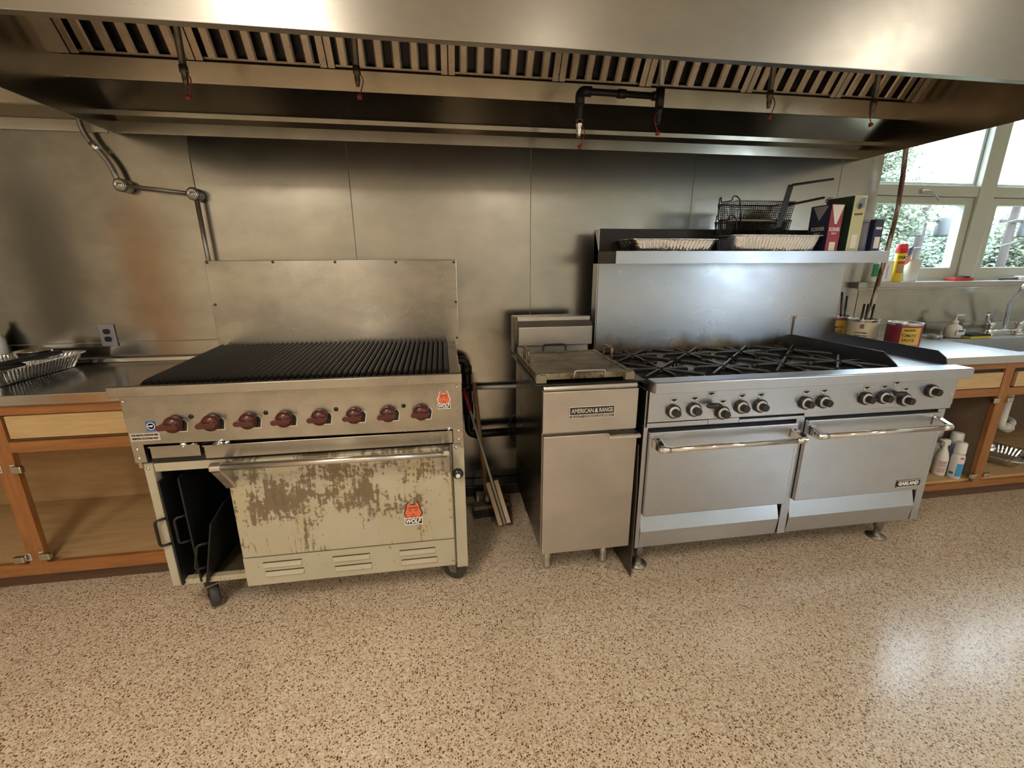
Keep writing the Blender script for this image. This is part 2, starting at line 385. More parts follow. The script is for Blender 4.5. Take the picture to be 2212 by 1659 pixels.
MB().lathe([(0.012, 0), (0.012, 0.04), (0.028, 0.05), (0.028, 0.075), (0, 0.08)], (XL + .05, -1.76, 1.0), 'x').build('door_handle', CHROME, d2)
for i, (x, y) in enumerate(FIX):
    t = thing('ceiling_light', (x, y, ZC), ['ceiling light just behind the camera on the broiler side', 'ceiling light over the sink side of the room', 'ceiling light at the middle of the far end behind the camera', 'ceiling light at the left far end behind the camera'][i], 'light', 'ceiling lights')
    MB().box(x - .16, x + .16, y - .62, y + .62, ZC - .055, ZC - .001).build('housing', WHITEPL, t, 0.004)
    la = bpy.data.lights.new('lamp', 'AREA'); la.shape = 'RECTANGLE'; la.size = 0.26; la.size_y = 1.18; la.energy = LAMP_W * (1.2, 0.5, 0.9, 1.1)[i]; la.color = LAMP_C
    lo = bpy.data.objects.new('lamp', la); COL.objects.link(lo); lo.location = (x, y, ZC - .062); lo.parent = t; lo.matrix_parent_inverse = WM[t.name].inverted()

# ------------------------------------------------------------------ window
W = bpy.data.objects.new('window_1', None); COL.objects.link(W); W.location = (3.9, 0.1, 1.296); WM[W.name] = Matrix.Translation(W.location); struct(W)
def ring(name, x0, x1, z0, z1, wdt, y0, y1, m, parent, wb=None, wtp=None):
    wb = wb or wdt; wtp = wtp or wdt
    mb = MB(); o = [(x0, z0), (x1, z0), (x1, z1), (x0, z1)]; i = [(x0 + wdt, z0 + wb), (x1 - wdt, z0 + wb), (x1 - wdt, z1 - wtp), (x0 + wdt, z1 - wtp)]
    vs = [(p[0], y0, p[1]) for p in o + i] + [(p[0], y1, p[1]) for p in o + i]; fs = []
    for k in range(4):
        j = (k + 1) % 4
        fs += [(k, j, 4 + j, 4 + k), (8 + k, 12 + k, 12 + j, 8 + j), (k, 8 + k, 8 + j, j), (4 + k, 4 + j, 12 + j, 12 + k)]
    return mb.add(vs, fs).build(name, m, parent, 0.003)
bays = [(2.70, 3.60), (3.60, 4.50), (4.50, 5.20)]
ring('frame', 2.70, 5.20, 1.296, 2.70, 0.045, 0.06, 0.15, SAGE, W, 0.02)
for k, (a, b) in enumerate(bays):
    if k: box('mullion', SAGE, W, a - .055, a + .075, 0.05, 0.15, 1.31, 2.68, 0.004)
    xa = a + (.02 if k == 0 else .075); xb = b - (.055 if k < 2 else .04)
    box('transom', SAGE, W, xa, xb, 0.055, 0.15, 1.845, 1.912, 0.004)
    s = ring('sash', xa + .005, xb - .005, 1.312, 1.842, 0.062, 0.068, 0.13, SAGE, W, 0.072, 0.045)
    box('pane', GLASS, s, xa + .065, xb - .065, 0.098, 0.102, 1.382, 1.80)
    s = ring('upper_frame', xa, xb, 1.912, 2.66, 0.022, 0.09, 0.14, plain('pale_glazing_bead', (0.62, 0.70, 0.68), 0.4), W)
    box('pane', GLASS, s, xa + .02, xb - .02, 0.113, 0.117, 1.932, 2.64)
la = MB().tube(fillet([(3.085, 0.066, 1.872), (3.085, 0.03, 1.872), (3.12, 0.022, 1.868), (3.20, 0.022, 1.815)], 0.012), 0.007, 8).cyl((3.085, 0.068, 1.872), (3.085, 0.05, 1.872), 0.016).build('latch', GALV, W)
W2 = bpy.data.objects.new('window_2', None); COL.objects.link(W2); W2.location = (XR + .06, -3, 1.0); WM[W2.name] = Matrix.Translation(W2.location); struct(W2)
for k in range(2):
    a, b = -6.1 + .7 * k, -6.1 + .7 * (k + 1)
    f_ = wall_ring('sash', [(a, 1.05), (b, 1.05), (b, 2.25), (a, 2.25)], [(a + .05, 1.1), (b - .05, 1.1), (b - .05, 2.2), (a + .05, 2.2)], XR + .03, XR + .09, SAGE, W2)
    box('pane', GLASS, f_, XR + .055, XR + .059, a + .045, b - .045, 1.095, 2.205)
sill = box('trim_2', SILLM, None, 2.634, XR, -0.06, 0.062, 1.258, 1.296, 0.005); struct(sill)

# ================================================================== EXHAUST HOOD
hx0, hx1, hz, hfy = -1.576, 2.545, 2.034, -1.147
H = thing('exhaust_hood', (0.5, -0.55, hz), 'long stainless exhaust canopy hood with slanted grease filters above the cooking line', 'hood')
MB().prism([(hfy, hz), (hfy, 2.75), (hfy + .004, 2.75), (hfy + .004, hz + .012), (hfy + .03, hz + .012), (hfy + .03, hz)], 'x', hx0 - .002, hx1 + .002).build('front_panel', HOODST, H, 0.002)
for xx in (hx0, hx1 - .004):
    box('side_panel', HOODIN, H, xx, xx + .004, hfy + .004, -0.005, hz, 2.75, 0.001)
prof = [(-.010, 2.034), (-.016, 2.084), (-.062, 2.098), (-.066, 2.118), (-.234, 2.186)]
MB().prism(prof + [(p[0] + .004, p[1] + .004) for p in prof[::-1]], 'x', hx0 + .004, hx1 - .004).build('rear_panel', HOODIN, H)
MB().prism([(-.262, 2.262), (-.238, 2.187), (-.228, 2.187), (-.250, 2.262)], 'x', hx0 + .004, hx1 - .004).build('grease_trough', steel('trough_steel', (0.47, 0.41, 0.32), 0.30, aniso=0.4), H)
box('top_panel', HOODIN, H, hx0, hx1, hfy, -.02, 2.746, 2.75)
SL = 0.70                                              # filter slope: y = -.255 - SL*(z-2.262)
def fp(z, off=0.0):
    n = 1 / math.hypot(1, SL); return (-.255 - SL * (z - 2.262) - off * n, z - off * SL * n)
zb, zt = 2.266, 2.745
MB().prism([fp(zb, -.05), fp(zt, -.05), fp(zt, -.055), fp(zb, -.055)], 'x', hx0 + .004, hx1 - .004).build('plenum_back', BLACK, H)
MB().prism([fp(2.255, .004), fp(2.255, -.03), fp(2.2535 + .012, -.03), fp(2.2535 + .012, .004)], 'x', hx0 + .004, hx1 - .004).build('filter_ledge', DARKM, H)
divs = [-1.527, -1.056, -.517, .014, .54, .981, 1.531, 2.052, 2.52]
for a, b in ((hx0 + .004, divs[0] - .002), (divs[-1] + .002, hx1 - .004)):
    MB().prism([fp(zb), fp(zt), fp(zt, -.004), fp(zb, -.004)], 'x', a, b).build('filler_plate', HOODIN, H)
def baffle_mesh(w):
    hw = w / 2; pr = [(-hw, -.016), (-hw + .003, -.003), (-hw + .010, 0.003), (hw - .010, 0.003), (hw - .003, -.003), (hw, -.016), (hw - .003, -.016), (hw - .006, -.005), (-hw + .006, -.005), (-hw + .003, -.016)]
    mb = MB(); n = len(pr); vs = []
    for z in (zb + .012, zt - .01):
        for u, d in pr:
            y, zz = fp(z, d); vs.append((u, y, zz))
    fs = [list(range(n))[::-1], list(range(n, 2 * n))] + [(i, (i + 1) % n, n + (i + 1) % n, n + i) for i in range(n)]
    return mb.add(vs, fs).mesh('baffle', GREASE)
BAF = {}
for a, b in zip(divs[:-1], divs[1:]):
    mb = MB(); g = .0015
    for u0, u1 in ((a + g, a + .032), (b - .032, b - g)):
        mb.prism([fp(zb), fp(zt), fp(zt, -.02), fp(zb, -.02)], 'x', u0, u1)
    mb.prism([fp(zb, -.018), fp(zb + .010, -.018), fp(zb + .010, -.03), fp(zb, -.03)], 'x', a + .02, b - .02)
    F = mb.build('filter_frame', GREASE, H, 0.002)
    n = max(5, round((b - a - .064) / .0815)); p = (b - a - .064) / n; w = round(p * .60, 4)
    if w not in BAF: BAF[w] = baffle_mesh(w)
    for k in range(n): link('baffle', BAF[w], F, (a + .032 + p * (k + .5), 0, 0))
# nozzle drops of the fire-suppression line
def nozzle(parent, x, y, z, cap, side=1, m=GREASEPIPE):
    MB().lathe([(.011, .07), (.015, .068), (.015, .045), (.011, .04), (.011, .02), (.007, .0), (0, 0)], (x, y, z), n=14).build('nozzle', m, parent)
    if cap:
        MB().tube(fillet([(x + side * .010, y - .008, z + .045), (x + side * .026, y - .01, z + .02), (x + side * .012, y - .012, z - .02), (x + side * .004, y - .012, z - .035)], .02), .0022, 6).lathe([(0, -.05), (.009, -.048), (.010, -.034), (0, -.032)], (x + side * .004, y - .012, z), n=12).build('nozzle_cap', plain('faded_red_cap', (0.30, 0.035, 0.025), 0.5), parent)
NY = -.55
for x, zz, lab, sd in ((-.978, 2.075, 'greasy nozzle pipe hanging under the far left filters, above the broiler end', 1), (-.352, 2.105, 'greasy nozzle pipe hanging left of the middle, above the broiler right half', 1),
                       (1.455, 2.105, 'thin nozzle pipe with looping red cap cord, above the range left oven', 1), (2.00, 2.095, 'nozzle pipe with red cap nearest the window end of the hood', -1)):
    t = thing('nozzle_pipe', (x, NY, 2.70), lab, 'pipe', 'suppression nozzle drops under the hood')
    MB().cyl((x, NY, zz + .06), (x, NY, 2.745), .0125).build('pipe', GREASEPIPE, t)
    nozzle(t, x, NY, zz, True, sd)
t = thing('nozzle_pipe', (.925, NY, 2.70), 'black nozzle pipe with an elbow branch and two red-capped tips above the fryer', 'pipe', 'suppression nozzle drops under the hood')
MB().cyl((.925, NY, 2.09), (.925, NY, 2.745), .013).build('pipe', GALV, t)
MB().cyl((.925, NY, 2.085), (.925, NY, 2.16), .019).cyl((.905, NY, 2.128), (.89, NY, 2.128), .018).build('tee_fitting', PIPEBLACK, t)
MB().tube(fillet([(.905, NY, 2.128), (.562, NY, 2.132), (.562, NY, 2.01)], .04, 6), .0135, 14).build('branch_pipe', PIPEBLACK, t)
MB().tube(fillet([(.61, NY, 2.1315), (.562, NY, 2.132), (.562, NY, 2.08)], .042, 6), .020, 14).build('elbow_fitting', PIPEBLACK, t)
MB().cyl((.73, NY, 2.13), (.765, NY, 2.13), .018).build('coupling', PIPEBLACK, t)
nozzle(t, .562, NY, 1.955, True, 1, CHROME); nozzle(t, .925, NY, 2.02, True, -1, DARKM)

# conduit with pulley corners on the left steel panel
t = thing('wall_conduit', (-1.57, -.05, 1.8), 'grey cable conduit with two round corner pulleys bending down the left steel panel', 'conduit')
cy = -.05
MB().tube(fillet([(-1.683, cy, 2.20), (-1.685, cy, 2.02), (-1.60, cy, 1.905), (-1.575, cy, 1.80)], .06, 6), .0125, 12).build('conduit', GALV, t)
MB().cyl((-1.655, cy, 1.98), (-1.632, cy, 1.948), .0155).build('coupling', CHROME, t)
MB().cyl((-1.56, cy, 1.797), (-1.27, cy, 1.766), .0085).build('conduit', GALV, t)
MB().cyl((-1.246, cy, 1.755), (-1.238, cy, 1.20), .011).build('conduit', GALV, t)
for x, z in ((-1.568, 1.797), (-1.254, 1.763)):
    q = MB().lathe([(.030, -.045), (.031, .010), (.026, .017), (0, .017)], (x, cy, z), 'y', 24).build('corner_pulley', GALV, t)
    MB().lathe([(.023, .017), (.023, .0205), (.016, .0205), (.016, .0175), (.009, .0175), (.009, .022), (0, .022)], (x, cy, z), 'y', 24).build('pulley_cap', ALU, q)

# outlet
t = thing('wall_outlet', (-1.81, 0, 1.068), 'grey double power outlet on the left steel panel', 'outlet')
box('cover_plate', plain('grey_plate', (0.34, 0.34, 0.37), 0.4, 0.5), t, -1.849, -1.775, -.014, -.006, 1.009, 1.127, 0.003)
for z in (1.088, 1.048):
    q = MB().prism([(-1.812 + .017 * math.cos(a) * (1.0), z + max(-.0135, min(.0135, .0175 * math.sin(a)))) for a in [2 * PI * k / 20 for k in range(20)]], 'y', -.0165, -.013).build('socket', BLACKPL, t)
    MB().box(-1.819, -1.8175, -.0168, -.0164, z - .002, z + .006).box(-1.8065, -1.805, -.0168, -.0164, z - .002, z + .005).build('slot', plain('slot_grey', (0.05, 0.045, 0.04), 0.5), q)


# ================================================================== CHAR BROILER WITH OVEN
def wolf_badge(parent, x, y, z, w, faded):
    # enamel badge: an animal head over a name strip; w = strip width, z = strip centre
    k = w / 0.05
    head = [(-.017, .0), (-.024, .012), (-.024, .020), (-.019, .030), (-.017, .044), (-.011, .052), (-.0075, .042), (.0075, .042), (.011, .052), (.017, .044), (.019, .030), (.024, .020), (.024, .012), (.017, .0)]
    zb0 = z + .010 * k
    q = MB().prism([(x + u * k * 1.06, zb0 - .001 * k + v * k * 1.04) for u, v in head], 'y', y - .0008, y).build('badge_outline', WHITEINK if not faded else BLACKINK, parent)
    MB().prism([(x + u * k * .94, zb0 + v * k * .96) for u, v in head], 'y', y - .0014, y - .0006).build('badge_head', ORANGE, q)
    mb = MB()
    for s in (-1, 1):
        mb.prism([(x + s * .004 * k, zb0 + .024 * k), (x + s * .012 * k, zb0 + .027 * k), (x + s * .013 * k, zb0 + .024 * k), (x + s * .006 * k, zb0 + .021 * k)], 'y', y - .0019, y - .0012)
        mb.prism([(x + s * .002 * k, zb0 + .004 * k), (x + s * .009 * k, zb0 + .008 * k), (x + s * .008 * k, zb0 + .004 * k), (x + s * .002 * k, zb0 + .001 * k)], 'y', y - .0019, y - .0012)
    mb.prism([(x - .004 * k, zb0 + .012 * k), (x + .004 * k, zb0 + .012 * k), (x + .002 * k, zb0 + .008 * k), (x - .002 * k, zb0 + .008 * k)], 'y', y - .0019, y - .0012)
    mb.prism([(x - .013 * k, zb0 + .034 * k), (x + .013 * k, zb0 + .034 * k), (x + .015 * k, zb0 + .030 * k), (x - .015 * k, zb0 + .030 * k)], 'y', y - .0019, y - .0012)
    mb.build('badge_lines', plain('badge_brown', (0.26, 0.07, 0.04), 0.5), q)
    s = box('badge_strip', WHITEINK, parent, x - w / 2, x + w / 2, y - .0022, y, z - .0115 * k, z + .0105 * k, 0.0005)
    box('badge_field', BLACKINK, s, x - w * .46, x + w * .46, y - .0026, y - .002, z - .0085 * k, z + .0085 * k)
    lettering(s, 'WOLF', .018 * k, WHITEINK, x, y - .003, z, w * .84, .0007 * k, 0.28)

B = thing('char_broiler', (-.595, -.6, 0), 'wide char broiler with black slotted grate, eight oxblood knobs and a grimy cream oven below', 'broiler')
bx0, bx1, bp = -1.19, 0.0, -.955
for a, b in ((bx0, bx0 + .045), (bx1 - .045, bx1)):
    MB().prism([(-.945, .985), (-.945, .995), (-.25, 1.018), (-.25, .985)], 'x', a, b).build('side_ledge', BROILST, B, 0.002)
MB().box(bx0, bx0 + .012, -.94, -.25, .70, .985).build('side_panel', BROILST, B)
MB().box(bx1 - .012, bx1, -.94, -.25, .70, .985).build('side_panel', BROILST, B)
box('firebox', BLACK, B, bx0 + .012, bx1 - .012, -.935, -.255, .80, .93)
MB().prism([(-1.015, .993), (-1.015, 1.027), (-1.008, 1.031), (-.945, 1.012), (-.94, .985), (-.957, .980)], 'x', -1.183, 0.0).build('front_rail', BROILST, B, 0.002)
MB().prism([(bx0, .984), (bx1, .984), (bx1, .724), (-.041, .724), (-.041, .786), (-1.150, .797), (-1.150, .727), (bx0, .727)], 'y', bp, bp + .014).build('control_panel', BROILST, B, 0.0015)
BP = box('backsplash', BROILST, B, -1.172, .020, -.246, -.236, 1.00, 1.4435, 0.002)
sm = screw_mesh(.0065, plain('dark_screw', (0.10, 0.085, 0.06), 0.4, 0.8))
for x, z in ((-1.160, 1.435), (-.866, 1.436), (-.577, 1.435), (-.284, 1.433), (.007, 1.432), (-1.157, 1.236), (.010, 1.230), (.010, 1.04)): link('screw', sm, BP, (x, -.2465, z))
gp = [(0, -.285, 1.044), (0, -.55, 1.034), (0, -.86, 1.022), (0, -.895, 1.019), (0, -.915, 1.011), (0, -.928, .996)]
mb = MB(); pr = [(-.0092, -.006), (-.002, .002), (.002, .002), (.0092, -.006), (.007, -.024), (-.007, -.024)]; n6 = len(pr); vs = []
for i, p in enumerate(gp):
    a = gp[max(0, i - 1)]; b = gp[min(len(gp) - 1, i + 1)]; d = Vector(b) - Vector(a); d.normalize(); nn = Vector((0, d.z, -d.y))
    if nn.z < 0: nn = -nn
    for u, h in pr: vs.append((u, p[1] + nn.y * h, p[2] + nn.z * h))
fs = [list(range(n6)), [len(vs) - n6 + i for i in range(n6)][::-1]]
for i in range(len(gp) - 1):
    for k in range(n6): fs.append((i * n6 + k, i * n6 + (k + 1) % n6, (i + 1) * n6 + (k + 1) % n6, (i + 1) * n6 + k))
GRATEM = plain('burnt_grate_iron', (0.008, 0.0075, 0.007), 0.44, 0.0, 0.5, 40, spec=0.26)
gm = mb.add(vs, fs, False).mesh('grate_bar', GRATEM)
NB = 48
for k in range(NB): link('grate_bar', gm, B, (-1.137 + (1.137 - .056) * k / (NB - 1), 0, 0))
box('grate_rest', CASTIRON, B, -1.143, -.048, -.30, -.28, .985, 1.032)
kb = MB().lathe([(.030, 0), (.031, .012), (.029, .022), (.020, .030), (0, .032)], ax='y', n=28)
kb.prism([(-.037, .004), (-.030, .010), (.026, .008), (.030, 0), (.026, -.008), (-.030, -.010), (-.037, -.004)], 'y', -.046, -.018)
km = kb.mesh('knob', KNOBRED)
sl = MB().prism([(-.022, .012), (.034, .012), (.040, 0), (.034, -.030), (-.018, -.030), (-.026, -.02)], 'y', -.0016, 0).mesh('knob_cutout', BLACK)
sr = MB().prism([(-.024, .014), (.037, .014), (.043, 0), (.037, -.034), (-.021, -.034), (-.029, -.02)], 'y', -.001, 0).mesh('knob_rim', plain('bare_cut_edge', (0.75, 0.72, 0.66), 0.3, 0.8))
for k in range(8):
    x = -1.031 + .1246 * k; z = .872 - .0006 * k
    link('knob_rim', sr, B, (x, bp, z)); link('knob_cutout', sl, B, (x, bp, z)); link('knob', km, B, (x, bp - .002, z), (0, random.uniform(-.08, .08), 0))
ph = MB().lathe([(.0085, 0), (.0085, .001), (0, .0012)], ax='y', n=16).mesh('pilot_hole', BLACK)
for x in (-.974, -.722, -.474, -.225): link('pilot_hole', ph, B, (x, bp, .895))
wolf_badge(B, -.070, bp, .886, .050, False)
q = box('round_mark_sticker', BLUEINK, B, -1.126, -1.095, bp - .0012, bp, .848, .885)
MB().lathe([(.0135, .0012), (.0135, .0016), (.011, .0016), (.011, .0012)], (-1.1105, bp, .8665), 'y', 24).build('sticker_ring', WHITEINK, q)
lettering(q, 'NSF', .010, WHITEINK, -1.1105, bp - .002, .8665, .016, .0003)
q = box('warning_plate', SILVERINK, B, -1.184, -1.088, bp - .0014, bp, .812, .842, 0.0005)
for j, s in enumerate(('FOR INSTALLATION IN FIRE', 'RESISTIVE LOCATIONS ONLY')): lettering(q, s, .010, BLACKINK, -1.136, bp - .002, .834 - j * .013, .086, .0003)
pm = screw_mesh(.0065, ALU)
for x, z in ((-1.180, .962), (-1.172, .780), (-1.172, .745), (-.018, .962), (-.018, .778), (-.018, .742)): link('screw', pm, B, (x, bp, z))
# drip trays under the panel
box('tray_gap', BLACK, B, -1.148, -.043, -.93, -.30, .712, .797)
for a, b, z0, z1 in ((-1.134, -.969, .740, .784), (-.955, -.043, .727, .777)):
    q = MB().prism([(-.952, z0), (-.952, z1), (-.962, z1), (-.962, z1 + .006), (-.935, z1 + .006), (-.935, z0)], 'x', a, b).build('drip_tray', BROILST, B, 0.0015)
mb = MB()
def foil_scrap(x, y, z, s):
    bm = bmesh.new(); bmesh.ops.create_icosphere(bm, subdivisions=2, radius=s)
    for v in bm.verts: v.co *= random.uniform(.65, 1.2); v.co.z *= .55
    me = bpy.data.meshes.new('foil_scrap'); bm.to_mesh(me); bm.free(); me.materials.append(FOIL)
    return link('foil_scrap', me, B, (x, y, z))
for x, s in ((-1.02, .016), (-.985, .012), (-.90, .020), (-.87, .013), (-.055, .012)): foil_scrap(x, -.952, .788 if x < -.1 else .79, s)
# lower cabinet
box('left_post', ENAMEL, B, -1.180, -1.149, -.935, -.30, .178, .716, 0.003)
box('right_post', ENAMEL, B, -.046, .002, -.935, -.30, .126, .716, 0.003)
box('top_strip', ENAMEL, B, -1.148, -.90, -.93, -.90, .677, .711, 0.002)
box('oven_body', ENAMEL, B, -.905, -.048, -.925, -.30, .150, .712)
MB().box(-1.149, -.905, -.33, -.30, .178, .70).build('cavity_back', BLACK, B)
box('cavity_liner', BLACK, B, -1.149, -1.146, -.90, -.33, .20, .67)
box('cavity_liner', BLACK, B, -.908, -.905, -.90, -.33, .20, .67)
box('cavity_top', BLACK, B, -1.148, -.906, -.90, -.33, .672, .677)
MB().box(-1.148, -.906, -.93, -.90, .176, .200).build('bottom_bar', ENAMELD, B, 0.002)
box('cavity_floor', plain('rusty_tray', (0.10, 0.075, 0.05), 0.6, 0.3, 0.5, 20), B, -1.149, -.905, -.90, -.33, .176, .184)
D = box('oven_door', ENAMELD, B, -.893, -.054, -.957, -.927, .290, .712, 0.004)
Hd = MB().cyl((-.885, -1.032, .724), (-.068, -1.032, .716), .0125, n=18).build('handle', ALU, D)
for x0, x1 in ((-.905, -.868), (-.082, -.058)):
    MB().prism([(-.957, .600), (-.957, .712), (-.975, .722), (-1.030, .742), (-1.046, .732), (-1.048, .716), (-1.036, .706), (-.985, .640)], 'x', x0, x1).build('handle_bracket', ALU, D, 0.004)
wolf_badge(D, -.217, -.957, .392, .073, True)
P = box('louver_panel', ENAMEL, B, -.899, -.054, -.948, -.925, .150, .281, 0.002)
lsm = MB().box(-.075, .075, -.9486, -.9475, .0175, .0225).mesh('louver_slot', plain('slot_shadow', (0.05, 0.04, 0.025), 0.7))
lm = MB().prism([(-.948, .016), (-.949, .016), (-.956, .000), (-.953, -.005), (-.948, -.006)], 'x', -.073, .073).mesh('louver', ENAMEL)
for x, z in ((-.752, .235), (-.748, .193), (-.482, .231), (-.478, .184), (-.211, .229), (-.205, .182)): link('louver_slot', lsm, link('louver', lm, P, (x, 0, z)), (x, 0, z))
for x, z in ((-.03, .70), (-.022, .14), (-1.165, .695)): link('screw', pm, B, (x, -.935, z))
q = MB().lathe([(.021, 0), (.022, .012), (.018, .020), (.014, .020), (.013, .030), (0, .030)], (-.027, -.935, .585), 'y', 24).build('thermostat_knob', BLACKPL, B)
MB().lathe([(.0095, .030), (.0095, .033), (0, .034)], (-.027, -.935, .585), 'y', 20).build('knob_button', WHITEPL, q)
def caster(parent, x, y, ang):
    r = .054; q = MB().lathe([(.02, -.016), (r - .006, -.018), (r, -.012), (r, .012), (r - .006, .018), (.02, .016)], (0, 0, 0), 'x', 24)
    w = link('caster_wheel', q.mesh('caster_wheel', plain('caster_rubber', (0.045, 0.043, 0.04), 0.6, 0, 0.4, 30)), parent, (x, y, r), (0, 0, ang))
    f = MB()
    for s in (-1, 1): f.prism([(-.014, -.012), (.014, -.012), (.045, .06), (-.02, .06)], 'x', s * .021, s * .024)
    f.box(-.026, .026, -.03, .055, .058, .066).cyl((-.028, 0, 0), (.028, 0, 0), .008, n=10)
    f.cyl((0, .02, .06), (0, .02, .115 + .02), .02)
    link('caster_fork', f.mesh('caster_fork', plain('dirty_zinc', (0.24, 0.22, 0.19), 0.45, 0.7, 0.4, 30)), w, (x, y, r), (0, 0, ang))
for x, y, a in ((-1.09, -.845, .6), (-.055, -.835, 1.15), (-1.09, -.38, .2), (-.06, -.38, .2)): caster(B, x, y, a)
# black steel plates standing in the open bay
def bay_plate(x0, yaw, lean, zc, h, ytip, lab):
    t = thing('griddle_cover', (x0, -.62, .184), lab, 'plate', 'black plates in the broiler bay')
    q = MB().prism([(ytip, 0), (ytip, h), (ytip + .10, h + .035 if h < .35 else h + .01), (ytip + .46, h + .035 if h < .35 else h + .01), (ytip + .46, 0)], 'x', -.003, .003)
    o = link('plate', q.mesh('plate', DARKM), t, (x0, -.0, .186), (0, lean, 0), 0.0)
    hd = MB().tube(fillet([(-.002, ytip + .012, zc + .055), (-.038, ytip - .012, zc + .055), (-.038, ytip - .012, zc - .055), (-.002, ytip + .012, zc - .055)], .014, 4), .0052, 8)
    link('handle', hd.mesh('handle', DARKM), t, (x0, 0, .186), (0, lean, 0))
bay_plate(-1.136, 0, 0.0, .245, .455, -.945, 'black steel plate standing against the left post of the broiler bay')
bay_plate(-1.074, 0, 0.0, .245, .46, -.935, 'black steel plate with rusty edge standing second from the left in the broiler bay')
bay_plate(-1.045, 0, .22, .13, .275, -.955, 'short black steel plate leaning right in the broiler bay, nearest the oven door')

# ================================================================== FRYER
F = thing('deep_fryer', (.54, -.6, 0), 'narrow stainless floor fryer with blank door and a black nameplate, beside the big range', 'fryer')
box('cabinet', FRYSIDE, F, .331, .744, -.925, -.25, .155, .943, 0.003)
box('cabinet_edge', STEEL, F, .3295, .332, -.93, -.915, .155, .94)
q = MB().prism([(-.945, .737), (-.945, .918), (-.925, .918), (-.925, .737)], 'x', .329, .741).build('front_panel', FRYST, F, 0.003)
MB().prism([(-.948, .921), (-.954, .930), (-.950, .943), (-.93, .945), (-.925, .921)], 'x', .329, .731).build('panel_lip', STEEL, F, 0.003)
np_ = box('nameplate', SILVERINK, F, .440, .638, -.9475, -.945, .798, .850, 0.001)
box('nameplate_field', BLACKINK, np_, .4435, .6345, -.9482, -.9473, .8155, .8465)
box('nameplate_field', BLACKINK, np_, .4435, .6345, -.9482, -.9473, .8015, .811)
lettering(np_, 'AMERICAN', .026, SILVERINK, .4965, -.949, .8305, .096, .0005); lettering(np_, 'RANGE', .026, SILVERINK, .5995, -.949, .8305, .060, .0005)
lettering(np_, 'QUALITY COOKING EQUIPMENT', .009, SILVERINK, .539, -.949, .8062, .182, .0002)
MB().prism([(.5475, .822), (.5655, .822), (.561, .829), (.562, .836), (.558, .843), (.5545, .838), (.551, .834), (.552, .828)], 'y', -.949, -.948).build('flame_mark', SILVERINK, np_)
dr = box('door', FRYST, F, .333, .747, -.947, -.925, .155, .7235, 0.003)
MB().prism([(-.945, .7235), (-.968, .722), (-.975, .715), (-.974, .704), (-.970, .704), (-.970, .713), (-.945, .717)], 'x', .614, .752).build('door_handle', ALU, dr, 0.002)
MB().box(.296, .772, -.945, -.30, .943, .9505).build('deck', plain('greasy_deck', (0.035, 0.034, 0.03), 0.3, 0.8, 0.5, 14), F, 0.003)
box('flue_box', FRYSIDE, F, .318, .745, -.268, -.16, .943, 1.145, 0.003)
box('flue_lower_plate', FRYST, F, .336, .735, -.274, -.266, .95, .986, 0.001)
MB().prism([(-.275, .990), (-.305, .992), (-.305, 1.092), (-.28, 1.118), (-.268, 1.118), (-.268, .990)], 'x', .338, .748).build('flue_cover', FRYST, F, 0.002)
box('flue_cap', STEEL, F, .335, .740, -.285, -.262, 1.122, 1.146, 0.003)
lg = MB().lathe([(0, 0), (.017, .002), (.019, .02), (.016, .05), (.020, .06), (.020, .156), (0, .156)], n=16).mesh('leg', ALU)
for x, y in ((.384, -.835), (.668, -.835), (.384, -.32), (.668, -.32)): link('leg', lg, F, (x, y, 0))

G = thing('griddle_plate', (.512, -.68, .951), 'heavy seasoned griddle plate with loop handles lying on top of the fryer', 'griddle')
box('plate', GRIDDLE, G, .318, .712, -.905, -.438, .961, .981, 0.003)
for a, b, c, d in ((.306, .322, -.925, -.43), (.705, .722, -.93, -.43)): box('side_bar', GRIDDLE, G, a, b, c, d, .951, .988, 0.004)
for a, b, c, d in ((.322, .705, -.912, -.902), (.322, .705, -.44, -.432)): box('edge_bar', GRIDDLE, G, a, b, c, d, .960, .986, 0.002)
for a, b in ((.302, .346), (.684, .724)): box('corner_block', plain('crusted_block', (0.24, 0.21, 0.15), 0.6, 0.3, 0.5, 60), G, a, b, -.932, -.902, .951, .984, 0.003)
RUSTY = plain('rust_brown_handle', (0.28, 0.19, 0.12), 0.4, 0.7, 0.4, 40)
for x in (.318, .714):
    MB().tube(fillet([(x, -.585, .98), (x, -.585, 1.042), (x, -.69, 1.042), (x, -.69, .98)], .016, 5), .0062, 10).build('handle', RUSTY, G)
MB().tube(fillet([(.455, -.905, .968), (.455, -.948, .972), (.455, -.952, 1.005), (.585, -.952, 1.005), (.585, -.948, .972), (.585, -.905, .968)], .014, 4), .005, 8).build('handle', GALV, G)
MB().tube(fillet([(.452, -.435, .972), (.452, -.40, .978), (.452, -.395, 1.012), (.572, -.395, 1.012), (.572, -.40, .978), (.572, -.435, .972)], .014, 4), .005, 8).build('handle', DARKM, G)
sh = tag(MB().prism([(-.965, 0.0), (-.962, .45), (-.945, .66), (-.35, .66), (-.35, 0.0)], 'x', .7555, .7605).build('splash_board', plain('dark_sheet', (0.09, 0.08, 0.06), 0.4, 0.7, 0.4, 12)), 'dark sheet-metal board standing in the gap between the fryer and the range', 'board')

